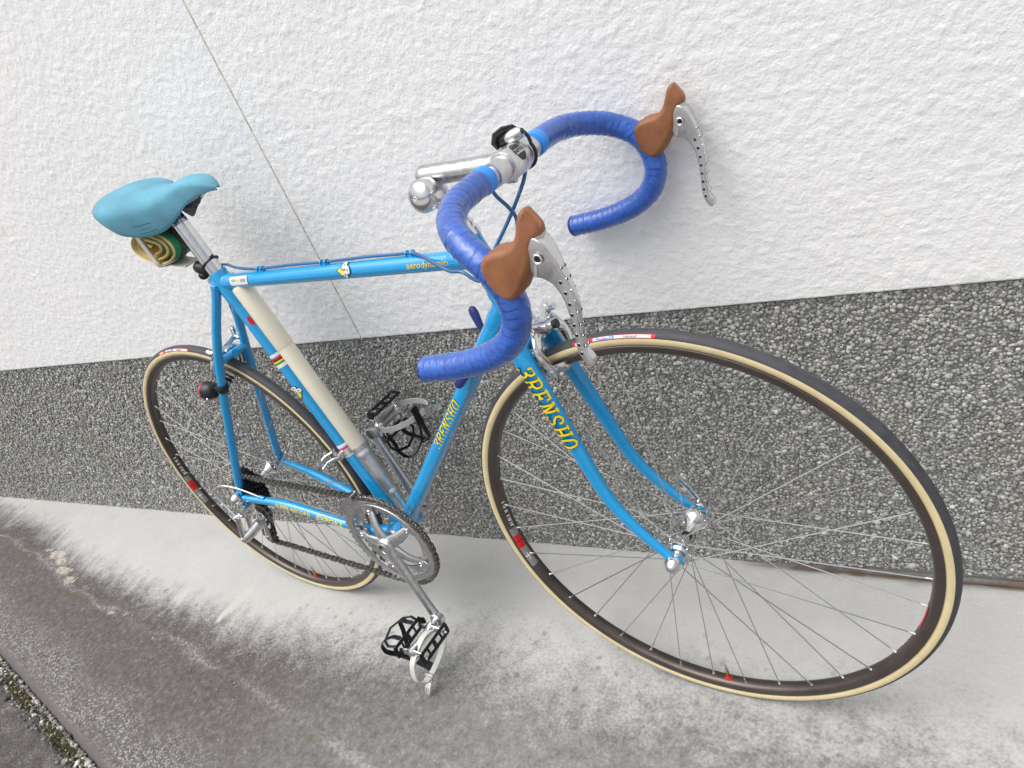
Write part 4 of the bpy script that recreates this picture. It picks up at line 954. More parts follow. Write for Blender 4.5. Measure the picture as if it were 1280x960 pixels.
for i in range(m_):
    j = (i + 1) % m_
    for k in range(4): fs.append([i * 4 + k, i * 4 + (k + 1) % 4, j * 4 + (k + 1) % 4, j * 4 + k])
b.add(vs, fs, wrap_m); b.box(V((.034, .002, -.0400)), V((.022, 0, -.004)), (0, .017, 0), (0.0005, 0, .0012), wrap_m, .0008); b.build('strap', tyre_roll, 50)
# frame pump
pa = BB + SU * .068 + SF * .0350; pb_ = BB + SU * .531 + SF * .0350
pump = empty('frame_pump'); place(pump, pa); tag(pump, 'cream plastic frame pump with silver head fitted in front of the seat tube', 'pump')
b = MB(); ln = (pb_ - pa).length
def PS(s): return pa + SU * s
b.tube([PS(s) for s in (.120, .122, .340, .3402)], [.0142, .0150, .0152, .0142], pump_m, 32); b.build('pump_barrel', pump, origin=pa)
b = MB(); b.tube([PS(s) for s in (.338, .340, .455, .460, ln - .001, ln)], [.0156, .0163, .0168, .0162, .0155, .012], pump_m, 32); b.build('pump_handle', pump, origin=pa)
b = MB(); b.tube([PS(s) for s in (-.030, -.029, -.004, -.002, .010, .012, .016, .018, .022, .024, .060, .090, .098, .099, .106, .107, .113, .114, .121)], [.008, .0105, .0105, .0112, .0114, .0132, .0132, .0118, .0118, .0132, .0140, .0146, .0146, .0154, .0154, .0146, .0146, .0156, .0156], satin, 32); b.build('pump_head', pump, origin=pa)
b = MB(); q_ = PS(-.030); b.tube([q_, q_ - SU * .010], [.0062, .0045], chrome, 16); b.tube([q_ - SU * .006 + YL * -.010, q_ - SU * .006 + YL * .010], .0032, chrome, 12); b.tube([BB + SU * .035 + SF * .018, BB + SU * .035 + SF * .034], .005, chrome, 14); b.build('pump_peg', pump, origin=pa)
# black strapped light on the seat post
sl = ST_TOP + SU * .036 + V((-.020, -.004, -.004))
lt = empty('seat_post_light'); place(lt, sl); tag(lt, 'small black rubber light strapped round the silver seat post', 'light')
b = MB(); b.tube([sl + V((.006, .002, -.004)), sl + V((-.003, 0, .000)), sl + V((-.010, 0, .003)), sl + V((-.014, 0, .006)), sl + V((-.016, 0, .008))], [(.009, .009), (.0105, .0115), (.0105, .0115), (.009, .010), (.005, .006)], black, 20)
b.sphere(sl + V((-.006, -.002, -.012)), (.010, .009, .008), black, 14, 8); b.build('light_body', lt, origin=sl)
b = MB(); c = ST_TOP + SU * .038; tl_ = (SU + V((-.25, 0, 0))).normalized(); b.tube([c + (SF * math.cos(a) + YL * math.sin(a)) * .0158 + SU * (.004 * math.cos(a)) for a in np.linspace(0, 2 * PI, 28, endpoint=False)], (.0024, .0018), black, 10, closed=True)
b.tube([c + SF * .014 + SU * .005, c + SF * .020 + SU * .007], [.0030, .0022], black, 10); b.build('strap', lt, origin=sl)
# tail light on the drive-side seat stay
tp = V((.131, -.0375, .262)); tl = empty('tail_light'); place(tl, tp); tag(tl, 'round black tail light with red lens clamped to the seat stay', 'tail light')
ax = V((-.93, -.12, .10)).normalized(); tb = tp + V((-.036, -.006, -.003))
b = MB(); b.lathe([(.0001, -.017), (.009, -.0165), (.0145, -.012), (.0175, -.004), (.0180, .004), (.0180, .009)], tb, ax, black, 32); b.sphere(tb + V((.004, -.0165, -.010)), (.0035, .002, .0035), chrome, 10, 6); b.build('light_body', tl, origin=tp)
b = MB(); b.lathe([(.0180, .009), (.0183, .0115), (.0160, .0155), (.010, .018), (.0001, .019)], tb, ax, redl, 32); b.build('lens', tl, origin=tp)
ssd = (V((.158, -.033, .314)) - V((.012, -.0575, .022))).normalized(); cc = V((.131, -.0378, .262))
b = MB(); b.tube([cc - ssd * .0085, cc - ssd * .007, cc + ssd * .007, cc + ssd * .0085], [.0098, .0108, .0108, .0098], black, 22); b.box((cc + tb) / 2 + V((.001, 0, 0)), V((.013, 0, 0)), (0, .006, 0), (0, 0, .0065), black, .002); b.build('clamp', tl, origin=tp)
# headlight with rubber strap beside the stem
hp = fk(.120, .030, .575); hl = empty('headlight'); place(hl, hp); tag(hl, 'tiny silver headlight in a black rubber strap beside the stem clamp', 'headlight')
b = MB(); b.tube([fk(.118, .0285, .560) + fkd(math.cos(a), 0, math.sin(a)) * (.0176 if not (.3 < a < 2.6) else .0176 + .012 * math.sin((a - .3) / 2.3 * PI)) for a in np.linspace(0, 2 * PI, 44, endpoint=False)], (.0026, .0020), black, 10, closed=True, up=fkd(0, 1, 0))
b.tube([fk(.104, .012, .579), fk(.103, .012, .587), fk(.107, .015, .5925), fk(.115, .021, .593), fk(.124, .027, .590), fk(.128, .031, .583)], [(.003, .002), (.006, .003), (.0085, .004), (.0105, .0045), (.009, .004), (.004, .003)], black, 16, up=fkd(0, 1, 0))
b.tube([fk(.104, .020, .5835), fk(.110, .021, .5845), fk(.121, .023, .584)], [.0070, .0092, .0088], black, 18); b.build('strap', hl, origin=hp)
b = MB(); b.tube([fk(.117, .0175, .583), fk(.121, .018, .583), fk(.128, .0195, .5825), fk(.134, .0205, .582), (fk(.138, .021, .582))], [.0062, .0078, .0080, .0070, .0045], satin, 20); b.build('light_body', hl, origin=hp)
b = MB(); b.tube([fk(.1355, .0208, .582), fk(.1395, .0212, .582)], [.0045, .0032], blk, 16); b.build('lens', hl, origin=hp)
# ------------------------------------------------------------------ SETTING
WY = .187; BAND = .5584
def vnoise(x, y, seed=0):
    """smooth value noise on arrays, -1..1"""
    r = np.random.default_rng(seed); T = r.uniform(-1, 1, (256, 256)); xi = np.floor(x).astype(int); yi = np.floor(y).astype(int); fx = x - xi; fy = y - yi
    fx = fx * fx * (3 - 2 * fx); fy = fy * fy * (3 - 2 * fy); a = T[xi % 256, yi % 256]; b_ = T[(xi + 1) % 256, yi % 256]; c = T[xi % 256, (yi + 1) % 256]; d = T[(xi + 1) % 256, (yi + 1) % 256]
    return (a * (1 - fx) + b_ * fx) * (1 - fy) + (c * (1 - fx) + d * fx) * fy
def grid_mesh(name, X, Y_, Z, mats_, attrs=None, parent=None, smooth=True):
    nx, ny = X.shape; me = bpy.data.meshes.new(name); co = np.stack([X, Y_, Z], -1).reshape(-1, 3).astype(np.float32)
    idx = np.arange(nx * ny).reshape(nx, ny); q = np.stack([idx[:-1, :-1], idx[1:, :-1], idx[1:, 1:], idx[:-1, 1:]], -1).reshape(-1, 4)
    me.vertices.add(len(co)); me.vertices.foreach_set('co', co.ravel()); me.loops.add(q.size); me.loops.foreach_set('vertex_index', q.ravel().astype(np.int32))
    me.polygons.add(len(q)); me.polygons.foreach_set('loop_start', np.arange(0, q.size, 4, dtype=np.int32)); me.polygons.foreach_set('loop_total', np.full(len(q), 4, np.int32)); me.polygons.foreach_set('use_smooth', np.full(len(q), smooth))
    me.update(calc_edges=True)
    for k, a in (attrs or {}).items():
        at = me.attributes.new(k, 'FLOAT', 'POINT'); at.data.foreach_set('value', a.reshape(-1).astype(np.float32))
    for M in mats_: me.materials.append(M)
    o = bpy.data.objects.new(name, me); COL.objects.link(o)
    if parent: o.parent = parent
    return o
class NT:
    def __init__(s, name):
        s.M = bpy.data.materials.new(name); s.M.use_nodes = True; s.n = s.M.node_tree; s.b = s.n.nodes['Principled BSDF']; s.tc = s.n.nodes.new('ShaderNodeTexCoord').outputs['Object']
    def link(s, a, b_): s.n.links.new(a, b_)
    def noise(s, scale, detail=4, rough=.55, vec=None, dist=0):
        t = s.n.nodes.new('ShaderNodeTexNoise'); t.inputs['Scale'].default_value = scale; t.inputs['Detail'].default_value = detail; t.inputs['Roughness'].default_value = rough; t.inputs['Distortion'].default_value = dist; s.link(vec or s.tc, t.inputs['Vector']); return t.outputs['Fac']
    def voro(s, scale, feature='F1', rnd=1, vec=None):
        t = s.n.nodes.new('ShaderNodeTexVoronoi'); t.feature = feature; t.inputs['Scale'].default_value = scale; t.inputs['Randomness'].default_value = rnd; s.link(vec or s.tc, t.inputs['Vector']); return t
    def rng(s, v, a, b_, c=0, d=1, smooth=False):
        t = s.n.nodes.new('ShaderNodeMapRange'); t.interpolation_type = 'SMOOTHSTEP' if smooth else 'LINEAR'
        for k, x in zip(('From Min', 'From Max', 'To Min', 'To Max'), (a, b_, c, d)): t.inputs[k].default_value = x
        s.link(v, t.inputs['Value']); return t.outputs[0]
    def math(s, op, a, b_=None, clamp=False):
        t = s.n.nodes.new('ShaderNodeMath'); t.operation = op; t.use_clamp = clamp
        for i, x in enumerate((a, b_)):
            if x is None: continue
            if isinstance(x, (int, float)): t.inputs[i].default_value = x
            else: s.link(x, t.inputs[i])
        return t.outputs[0]
    def mix(s, f, a, b_, mode='MIX'):
        t = s.n.nodes.new('ShaderNodeMix'); t.data_type = 'RGBA'; t.blend_type = mode
        for k, x in ((0, f), (6, a), (7, b_)):
            if isinstance(x, (int, float)): t.inputs[k].default_value = x
            elif isinstance(x, tuple): t.inputs[k].default_value = (*x, 1)
            else: s.link(x, t.inputs[k])
        return t.outputs[2]
    def attr(s, name): t = s.n.nodes.new('ShaderNodeAttribute'); t.attribute_name = name; return t.outputs['Fac']
    def ramp(s, v, stops):
        t = s.n.nodes.new('ShaderNodeValToRGB'); e = t.color_ramp.elements; e[0].position = stops[0][0]; e[0].color = (*stops[0][1], 1); e[1].position = stops[-1][0]; e[1].color = (*stops[-1][1], 1)
        for p, c in stops[1:-1]: x = e.new(p); x.color = (*c, 1)
        s.link(v, t.inputs[0]); return t.outputs[0]
    def bump(s, h, strength, dist, prev=None):
        t = s.n.nodes.new('ShaderNodeBump'); t.inputs['Strength'].default_value = strength; t.inputs['Distance'].default_value = dist; s.link(h, t.inputs['Height'])
        if prev: s.link(prev, t.inputs['Normal'])
        return t.outputs[0]
# white render
m_ = NT('white_stucco'); d1 = m_.noise(2.2, 4); d2 = m_.noise(260, 3); d3 = m_.noise(34, 4, .6)
c = m_.mix(m_.rng(d1, .35, .7), (.85, .848, .842), (.81, .815, .82)); c = m_.mix(m_.rng(d3, .30, .55, .05, 0), c, (.62, .63, .64))
spk = m_.voro(26); dk = m_.math('MULTIPLY', m_.rng(spk.outputs['Distance'], .04, .09, 1, 0), m_.rng(m_.noise(9, 2), .60, .66)); c = m_.mix(m_.math('MULTIPLY', dk, .6), c, (.36, .34, .30))
m_.link(c, m_.b.inputs['Base Color']); m_.b.inputs['Roughness'].default_value = .85; m_.b.inputs['Specular IOR Level'].default_value = .25
m_.link(m_.bump(d2, .6, .0012, m_.bump(m_.noise(210, 3, .6), .6, .0018)), m_.b.inputs['Normal']); stucco = m_.M
wall = empty('stucco_wall', None, (0, WY, 0)); tag(wall, 'white rough stucco wall above a grey pebbledash base behind the bicycle', 'wall')
XJ = .3102
def stucco_panel(x0, x1, z0, z1, step, name):
    nx = int((x1 - x0) / step) + 1; nz = int((z1 - z0) / step) + 1; X, Z = np.meshgrid(np.linspace(x0, x1, nx), np.linspace(z0, z1, nz), indexing='ij')
    a = vnoise(X / .0068 + 7, Z / .0056, 1); a2 = vnoise(X / .0120 + Z / .04, Z / .0090 + 3, 2); a3 = vnoise(X / .022, Z / .017, 3); a4 = vnoise(X / .06, Z / .05, 4)
    H = .00050 * a + .00038 * np.maximum(a2, -.35) + .00016 * a3 + .0002 * a4 + .0003 * np.clip(a2 * a3 * 2, 0, 1)
    ed = np.abs(X - XJ) + .0008 * vnoise(X * 0, Z / .012, 8); groove = np.clip(1 - ed / .0026, 0, 1); H = H * np.clip(ed / .006, .3, 1) - groove * .0006
    be = np.clip((Z - z0) / .004, 0, 1) if z0 > .5 and z0 < .6 else 1; Y_ = -(.004 + H) * 1.0 - .001; Y_ = np.where(Z - z0 < 1e-4, -.0005, Y_) if z0 < .6 else Y_
    return grid_mesh(name, X, Y_, Z, [stucco], parent=wall)
stucco_panel(-1.35, XJ - .0017, BAND, 1.40, .0029, 'stucco_panel')
stucco_panel(XJ + .0017, 1.65, BAND, 1.40, .0026, 'stucco_panel')
jm = mat('joint_mortar', (.50, .455, .35), .9, noise=(160, .4)); b = MB(); b.box((XJ, -.0024, (BAND + 1.4) / 2), (.00168, 0, 0), (0, .0024, 0), (0, 0, (1.4 - BAND) / 2), jm); b.build('control_joint', wall)
b = MB()
for x0, x1, z0, z1 in ((-5, -1.35, BAND, 2.6), (1.65, 5, BAND, 2.6), (-1.35, 1.65, 1.40, 2.6)): b.box(((x0 + x1) / 2, .096, (z0 + z1) / 2), ((x1 - x0) / 2, 0, 0), (0, .101, 0), (0, 0, (z1 - z0) / 2), stucco)
b.box((.15, .12, (BAND + 1.4) / 2), (1.5, 0, 0), (0, .12, 0), (0, 0, (1.4 - BAND) / 2 - .0005), stucco)
b.build('outer_wall', wall)
# pebbledash base: cement bed and single stones
m_ = NT('cement_bed'); n1 = m_.noise(120, 3); m_.link(m_.mix(n1, (.17, .17, .165), (.28, .28, .27)), m_.b.inputs['Base Color']); m_.b.inputs['Roughness'].default_value = .9; bed = m_.M
b = MB(); b.box((0, .11, (BAND - .0007) / 2 + .004), (5, 0, 0), (0, .1085, 0), (0, 0, (BAND - .0007) / 2 - .004), bed); b.box((0, .13, BAND / 2), (5, 0, 0), (0, .10, 0), (0, 0, BAND / 2 - .001), bed); b.build('cement_base', wall)
m_ = NT('pebbles'); g = m_.n.nodes.new('ShaderNodeNewGeometry').outputs['Random Per Island']
c = m_.ramp(g, [(0, (0.136, 0.141, 0.141)), (.10, (0.203, 0.209, 0.203)), (.30, (0.305, 0.311, 0.294)), (.55, (0.395, 0.401, 0.379)), (.80, (0.497, 0.497, 0.469)), (.945, (0.599, 0.593, 0.554)), (.95, (0.452, 0.350, 0.305)), (.975, (0.407, 0.350, 0.305)), (.98, (0.701, 0.689, 0.655)), (1, (0.746, 0.734, 0.701))])
c = m_.mix(m_.rng(m_.noise(400, 2), .3, .7, 0, .35), c, (.26, .26, .245)); c = m_.mix(m_.rng(m_.noise(6, 4), .45, .75, 0, .32), c, (.34, .29, .245)); c = m_.mix(m_.rng(m_.noise(13, 3), .30, .45, .16, 0), c, (.20, .20, .19))
m_.link(c, m_.b.inputs['Base Color']); m_.b.inputs['Roughness'].default_value = .8; m_.b.inputs['Specular IOR Level'].default_value = .3; m_.link(m_.bump(m_.noise(700, 2), .4, .0004), m_.b.inputs['Normal']); peb = m_.M
def stones(name, cx, cy, cz, size, normal_y, M, parent=None, seed=3, flat=.7):
    """many small irregular stones as one mesh of separate 20-sided pieces"""
    ph = (1 + 5 ** .5) / 2; v0 = np.array([(-1, ph, 0), (1, ph, 0), (-1, -ph, 0), (1, -ph, 0), (0, -1, ph), (0, 1, ph), (0, -1, -ph), (0, 1, -ph), (ph, 0, -1), (ph, 0, 1), (-ph, 0, -1), (-ph, 0, 1)]) / 1.9
    f0 = np.array([(0, 11, 5), (0, 5, 1), (0, 1, 7), (0, 7, 10), (0, 10, 11), (1, 5, 9), (5, 11, 4), (11, 10, 2), (10, 7, 6), (7, 1, 8), (3, 9, 4), (3, 4, 2), (3, 2, 6), (3, 6, 8), (3, 8, 9), (4, 9, 5), (2, 4, 11), (6, 2, 10), (8, 6, 7), (9, 8, 1)])
    r = np.random.default_rng(seed); n = len(cx); q = r.normal(size=(n, 4)); q /= np.linalg.norm(q, axis=1)[:, None]; w_, x, y, z = q.T
    R = np.stack([1 - 2 * (y * y + z * z), 2 * (x * y - z * w_), 2 * (x * z + y * w_), 2 * (x * y + z * w_), 1 - 2 * (x * x + z * z), 2 * (y * z - x * w_), 2 * (x * z - y * w_), 2 * (y * z + x * w_), 1 - 2 * (x * x + y * y)], -1).reshape(n, 3, 3)
    P = v0[None] * (1 + r.uniform(-.22, .22, (n, 12, 1))) * (size[:, None, None] * r.uniform(.6, 1.15, (n, 1, 3))); P = np.einsum('nij,nkj->nki', R, P)
    if normal_y: P[:, :, 1] *= flat * .75
    else: P[:, :, 2] *= flat
    P += np.stack([cx, cy, cz], -1)[:, None]; F = (f0[None] + 12 * np.arange(n)[:, None, None]).reshape(-1, 3)
    me = bpy.data.meshes.new(name); me.vertices.add(n * 12); me.vertices.foreach_set('co', P.astype(np.float32).ravel()); me.loops.add(F.size); me.loops.foreach_set('vertex_index', F.ravel().astype(np.int32)); me.polygons.add(len(F))
    me.polygons.foreach_set('loop_start', np.arange(0, F.size, 3, dtype=np.int32)); me.polygons.foreach_set('loop_total', np.full(len(F), 3, np.int32)); me.update(calc_edges=True); me.materials.append(M)
    o = bpy.data.objects.new(name, me); COL.objects.link(o)
    if parent: o.parent = parent
    return o
px = []; pz = []; 
for x0, x1, st_ in ((-1.95, -.25, .0060), (-.25, 1.45, .0045), (-3.2, -1.95, .0115), (1.45, 3.2, .0115)):
    nx = int((x1 - x0) / st_); nz = int(BAND / st_); X, Z = np.meshgrid(x0 + (np.arange(nx) + .5) * st_, (np.arange(nz) + .5) * BAND / nz, indexing='ij'); px.append((X + RNG.uniform(-.45, .45, X.shape) * st_).ravel()); pz.append((Z + RNG.uniform(-.45, .45, X.shape) * st_).ravel())
szs = np.concatenate([np.full(len(px[0]), .0040), np.full(len(px[1]), .0032), np.full(len(px[2]) + len(px[3]), .0070)]); cx = np.concatenate(px); cz = np.clip(np.concatenate(pz), .004, BAND - .0035); szs = szs * RNG.lognormal(0, .26, len(cx))
# the base stops a little above the ground towards the far right
gap = np.clip((cx - .95) / .25, 0, 1) * .011; keep = cz > gap + .002; cx, cz, szs = cx[keep], cz[keep], szs[keep]
po = stones('pebbledash', cx, RNG.uniform(-.0012, .0022, len(cx)), cz, szs, True, peb, wall); po['kind'] = 'stuff'

# ground ---------------------------------------------------------------
seam = [(-9, .6), (-2.6, .25), (-1.88, .13), (-1.592, .016), (-1.167, -.053), (-.914, -.13), (-.621, -.171), (-.334, -.211), (.047, -.285), (.5, -.38), (1.4, -.60), (2.5, -.85)]
light = [(-9, .18), (-2.6, .16), (-1.828, .145), (-1.407, .085), (-1.051, -.018), (-.693, -.075), (-.422, -.103), (-.173, -.137), (.076, -.132), (.478, -.095), (.834, -.105), (1.085, -.112), (1.5, -.12), (2.5, -.15)]
def curb_y(x): return np.minimum(-.3605 - .2248 * (x + .93), -.06 + 0 * x)
x0, x1 = -2.4, 1.75; stp = .007
nx = int((x1 - x0) / stp) + 1; ys = np.linspace(0, 1, 145); xs_ = np.concatenate([np.linspace(-9, x0, 90)[:-1], np.linspace(x0, x1, nx), np.linspace(x1, 6, 90)[1:]]); X = np.repeat(xs_[:, None], len(ys), 1)
YB = curb_y(X); YT = WY + .02; Y_ = YB + (YT - YB) * ys[None]
def poly_y(pts, X): return np.interp(X, [p[0] for p in pts], [p[1] for p in pts])
dl = Y_ - poly_y(light, X); dsm = Y_ - poly_y(seam, X); dc = Y_ - YB
wob = .022 * vnoise(X / .09, Y_ / .2, 11) + .010 * vnoise(X / .03, Y_ / .05, 12) + .005 * vnoise(X / .012, Y_ / .02, 13)
# runs of pale cement that drag down from the apron along one direction
dirv = np.array([-.84, -.55]); dirv /= np.linalg.norm(dirv); al = X * dirv[0] + Y_ * dirv[1]; ac = -X * dirv[1] + Y_ * dirv[0]
strk = vnoise(X / .016 + 4, Y_ / .22, 14) * .6 + vnoise(X / .006, Y_ / .10, 15) * .4
lf = np.clip((.35 - X) / .5, 0, 1)
wid = .062 + .058 * np.clip((X + .45) / 1.1, 0, 1)
pale = (dl + wob * (1 - .3 * lf) + lf * .020 * strk) / wid
drops = np.zeros_like(X)
for (tx, ty, hx, hy, wd, am) in ((-.254, -.152, -.226, -.022, .019, 1), (-.444, -.098, -.458, .010, .018, .55), (-.642, -.076, -.618, .005, .012, .5), (-.80, -.045, -.79, .02, .008, .4), (-.93, -.02, -.91, .05, .007, .4), (-1.387, .093, -1.33, .135, .006, .5), (-.56, -.055, -.55, .01, .008, .4)):
    h_, t_ = np.array([hx, hy]), np.array([tx, ty]); L_ = np.linalg.norm(t_ - h_); dvec = (h_ - t_) / L_; a_ = ((X - tx) * dvec[0] + (Y_ - ty) * dvec[1]) / L_; c_ = -(X - tx) * dvec[1] + (Y_ - ty) * dvec[0]
    aa = np.clip(a_, 0, 1); wl = wd * np.minimum(aa / .55, 1) ** .8 * np.clip((1.0 - aa) / .3, 0, 1) ** .5 + .001; m__ = np.clip((wl - np.abs(c_ + .003 * vnoise(X / .02, Y_ / .02, 40))) / .004, 0, 1) * (a_ > 0) * (a_ < 1)
    drops = np.maximum(drops, m__ * am); pale = np.where(m__ > 0, np.maximum(pale, m__ * 1.0), pale)
drops = drops * (drops > .6)
raise_ = .0078 * np.clip(X / .97, 0, 1.1) * np.clip((WY - Y_) / .12, 0, 1)
dips = -.0020 * np.clip(-dl / .03, 0, 1) * lf + .0005 * vnoise(X / .05, Y_ / .05, 17) + .00025 * vnoise(X / .012, Y_ / .012, 18)
sb = np.exp(-((dsm + wob * .45) / (.010 + .005 * vnoise(X / .08, X * 0 + 2, 19))) ** 2) * np.clip(.9 + vnoise(X / .10, X * 0 + 9, 20), .25, 1)
chip = np.zeros_like(X)
for (ax_, ay_, r_) in ((-1.22, -.015, .045), (-1.16, -.030, .060), (-1.10, -.050, .055), (-1.04, -.078, .065), (-.96, -.105, .045), (-.87, -.122, .028), (-.655, -.176, .034), (-.60, -.176, .026), (-.42, -.220, .018), (.12, -.19, .008), (.07, -.26, .008)): chip = np.maximum(chip, np.clip((r_ - np.hypot(X - ax_, (Y_ - ay_) * 2.2) * (1 + .6 * vnoise(X / .03, Y_ / .02, 21))) / .035, 0, 1))
Zg = raise_ + dips + sb * .0018 - .022 * np.clip(1 - dc / .018, 0, 1) ** 1.5
gx = np.clip((X - .92) / .12, 0, 1); groove = gx * np.clip(1 - np.abs(Y_ - (WY - .003)) / (.010 + .003 * vnoise(X / .02, X * 0, 22)), 0, 1); Zg -= groove * .008
foot_tone = gx * np.clip(1 - (WY - Y_ - .004) / (.022 + .010 * vnoise(X / .03, X * 0 + 5, 23)), 0, 1)  # darker band on the ground along the wall foot, towards the right
m_ = NT('weathered_concrete'); big = m_.noise(5, 5, .6); mid = m_.noise(26, 5, .65); fine = m_.noise(190, 3, .6); vf = m_.noise(600, 2, .5)
pl = m_.math('ADD', m_.attr('pale'), m_.math('MULTIPLY', m_.math('SUBTRACT', mid, .5), 1.5)); pl = m_.math('ADD', pl, m_.math('MULTIPLY', m_.math('SUBTRACT', fine, .5), 1.6))
fz = m_.rng(pl, -1.1, .9, 0, 1, True)
light_c = m_.mix(m_.rng(big, .35, .65), (.455, .455, .442), (.50, .50, .487)); light_c = m_.mix(m_.rng(fine, .35, .65, .14, 0), light_c, (.33, .325, .315)); light_c = m_.mix(m_.rng(mid, .35, .6, .16, 0), light_c, (.34, .34, .33))
f80 = m_.noise(75, 5, .7); fmix = m_.math('ADD', m_.math('ADD', m_.math('MULTIPLY', f80, .5), m_.math('MULTIPLY', fine, .3)), m_.math('MULTIPLY', mid, .2))
dark_l = m_.ramp(fmix, [(.36, (.062, .054, .053)), (.47, (.092, .082, .081)), (.55, (.122, .112, .110)), (.62, (.19, .18, .177)), (.72, (.38, .37, .36))])
dark_r = m_.ramp(fmix, [(.36, (.12, .117, .115)), (.46, (.175, .172, .168)), (.56, (.235, .232, .226)), (.68, (.37, .365, .355))])
dirt = m_.mix(m_.attr('right'), dark_l, dark_r)
frost = m_.math('MULTIPLY', m_.attr('frost'), m_.rng(m_.noise(230, 3, .6), .53, .60)); dirt = m_.mix(m_.math('MULTIPLY', frost, .8), dirt, (.40, .395, .41))
c = m_.mix(fz, dirt, light_c)
sp = m_.voro(34); sm_ = m_.math('MULTIPLY', m_.rng(sp.outputs['Distance'], .14, .24, 1, 0), m_.rng(m_.noise(9, 2), .46, .52)); sm_ = m_.math('MULTIPLY', sm_, m_.rng(m_.attr('pale'), -.3, 1.2, .95, .06)); c = m_.mix(m_.math('MULTIPLY', sm_, .8), c, (.15, .145, .14))
c = m_.mix(m_.math('MULTIPLY', m_.attr('drops'), .8), c, (.50, .47, .435)); c = m_.mix(m_.math('MULTIPLY', m_.rng(m_.attr('chip'), .02, .10), m_.rng(m_.math('ADD', m_.attr('chip'), m_.math('MULTIPLY', m_.math('SUBTRACT', f80, .5), 3.0)), .45, 1.1)), c, (.43, .40, .36)); c = m_.mix(m_.math('MULTIPLY', m_.attr('seam'), m_.rng(m_.noise(120, 4, .7), .46, .57, .05, .75)), c, (.33, .32, .308))
c = m_.mix(m_.math('MULTIPLY', m_.attr('moss'), m_.rng(mid, .5, .58)), c, (.09, .085, .035)); c = m_.mix(m_.math('MULTIPLY', m_.attr('foot_tone'), m_.rng(mid, .38, .55)), c, (.25, .24, .225)); c = m_.mix(m_.attr('groove'), c, m_.ramp(mid, [(.4, (.012, .009, .007)), (.6, (.10, .045, .016))]))
c = m_.mix(m_.attr('edge'), c, (.125, .112, .112))
m_.link(c, m_.b.inputs['Base Color']); m_.link(m_.rng(fz, 0, 1, .85, .72), m_.b.inputs['Roughness']); m_.b.inputs['Specular IOR Level'].default_value = .3
m_.link(m_.bump(vf, m_.rng(fz, 0, 1, .6, .18) if False else .3, .0006, m_.bump(fine, .55, .0016, m_.bump(mid, .4, .003))), m_.b.inputs['Normal']); conc = m_.M
right = np.clip((X + .15 + .15 * vnoise(X / .2, Y_ / .2, 30) + .6 * np.clip(dsm, -.1, .2)) / .95, 0, 1)
frost = np.clip(1 - np.abs(dc - .06 - .03 * vnoise(X / .1, X * 0, 31)) / .09, 0, 1) * np.clip((.5 - X) / .6, .1, 1)
edge = np.clip(1 - np.abs(dc - .008) / .014, 0, 1)
moss = np.exp(-((dsm + .012) / .015) ** 2) * np.clip(vnoise(X / .09, X * 0 + 3, 33) * 2, 0, 1)
gr = grid_mesh('pavement', X, Y_, Zg, [conc], dict(pale=pale, drops=drops, chip=chip, seam=sb, moss=moss, foot_tone=foot_tone, groove=groove, right=right, frost=frost, edge=edge)); gr['kind'] = 'structure'
# asphalt beyond the kerb edge: one sheet out to the horizon, about 2 cm lower
m_ = NT('old_asphalt'); a1 = m_.noise(30, 5, .6); a2 = m_.noise(240, 3); c = m_.ramp(m_.math('ADD', m_.math('MULTIPLY', a1, .4), m_.math('MULTIPLY', a2, .6)), [(.36, (.030, .026, .026)), (.52, (.075, .067, .066)), (.66, (.19, .18, .175))]); m_.link(c, m_.b.inputs['Base Color']); m_.b.inputs['Roughness'].default_value = .85
m_.link(m_.bump(a2, .7, .003), m_.b.inputs['Normal']); asp = m_.M
b = MB(); b.add([(-150, -200, -.026), (150, -200, -.026), (150, .35, -.026), (-150, .35, -.026)], [[0, 1, 2, 3]], asp); g2 = b.build('ground'); g2['kind'] = 'structure'
b = MB(); b.add([(-150, -200, -.020), (150, -200, -.020), (150, -1.9, -.020), (-150, -1.9, -.020)], [[0, 1, 2, 3]], mat('pale_reflection_concrete', (.34, .335, .32), .8, noise=(2, .15))); g4 = b.build('unseen_pale_road'); g4['kind'] = 'structure'  # unseen pale sheet behind the camera, added to brighten reflections in the metal
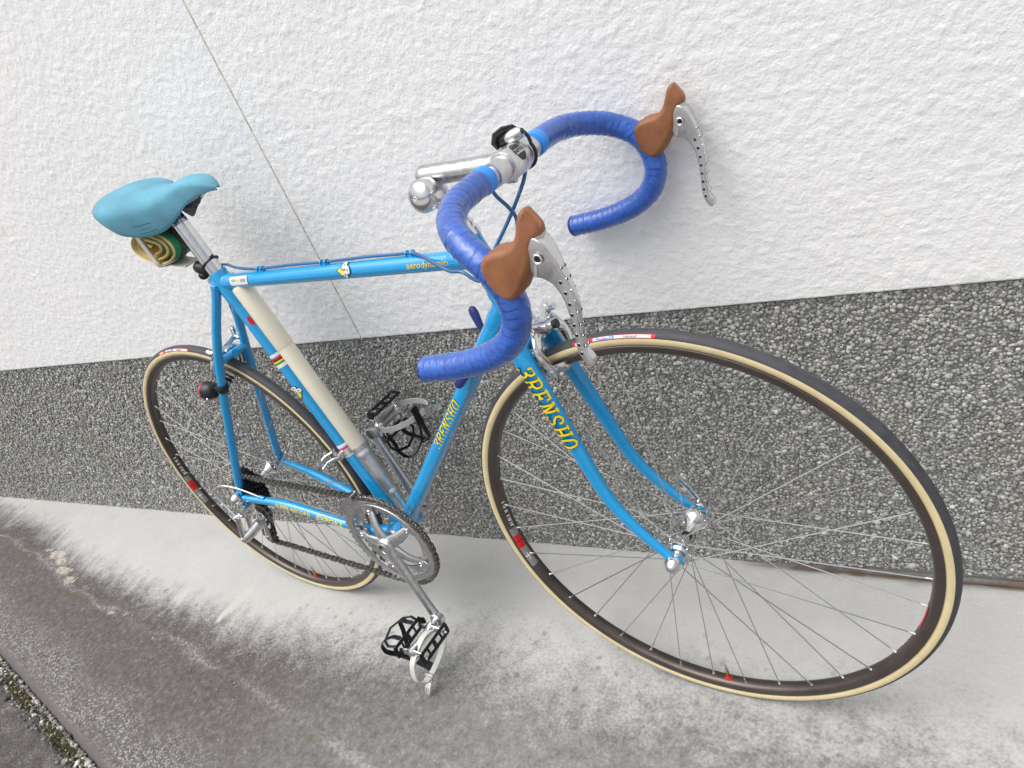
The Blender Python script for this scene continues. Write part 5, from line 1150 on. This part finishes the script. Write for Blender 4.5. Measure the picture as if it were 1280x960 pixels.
# gravel and moss in the joint beside the kerb
n = 7500; gxs = RNG.uniform(-1.8, 1.3, n); off = np.abs(RNG.normal(0, 1, n)) * .016 + .004; gys = curb_y(gxs) - off; sz = RNG.lognormal(math.log(.0034), .35, n)
m_ = NT('joint_gravel'); g = m_.n.nodes.new('ShaderNodeNewGeometry').outputs['Random Per Island']; m_.link(m_.ramp(g, [(0, (.05, .045, .04)), (.4, (.15, .14, .125)), (.8, (.32, .31, .29)), (1, (.58, .57, .54))]), m_.b.inputs['Base Color']); m_.b.inputs['Roughness'].default_value = .8
gv = stones('gravel', gxs, gys, -.024 + sz * .5 + RNG.uniform(0, .002, n), sz, False, m_.M, None, 5, .7); gv['kind'] = 'stuff'; gv['label'] = 'pale gravel lying in the joint beside the concrete edge'
mn = 4200; cl = RNG.uniform(-1.4, .5, 60); gi = RNG.integers(0, 60, mn); mx_ = cl[gi] + RNG.normal(0, .022, mn); my_ = curb_y(mx_) - .012 - np.abs(RNG.normal(0, .011, mn)); sz = RNG.lognormal(math.log(.0022), .3, mn)
m_ = NT('moss'); g = m_.n.nodes.new('ShaderNodeNewGeometry').outputs['Random Per Island']; m_.link(m_.ramp(g, [(0, (.018, .018, .007)), (.6, (.050, .046, .013)), (1, (.095, .080, .025))]), m_.b.inputs['Base Color']); m_.b.inputs['Roughness'].default_value = .95
ms = stones('moss', mx_, my_, -.022 + RNG.uniform(0, .006, mn), sz, False, m_.M, None, 6, 1.0); ms['kind'] = 'stuff'
# fine crumbs of grit lying on the dirty part of the pavement
n = 500; gx_ = RNG.uniform(-1.5, 1.5, n); gy_ = poly_y(light, gx_) - np.abs(RNG.normal(0, .15, n)); ok = gy_ > curb_y(gx_) + .02; gx_, gy_ = gx_[ok], gy_[ok]; sz = RNG.lognormal(math.log(.0011), .35, len(gx_))
zz = .0078 * np.clip(gx_ / .97, 0, 1.1) * np.clip((WY - gy_) / .12, 0, 1)
gt = stones('grit', gx_, gy_, zz + .0002, sz, False, peb, None, 8, .7); gt['kind'] = 'stuff'
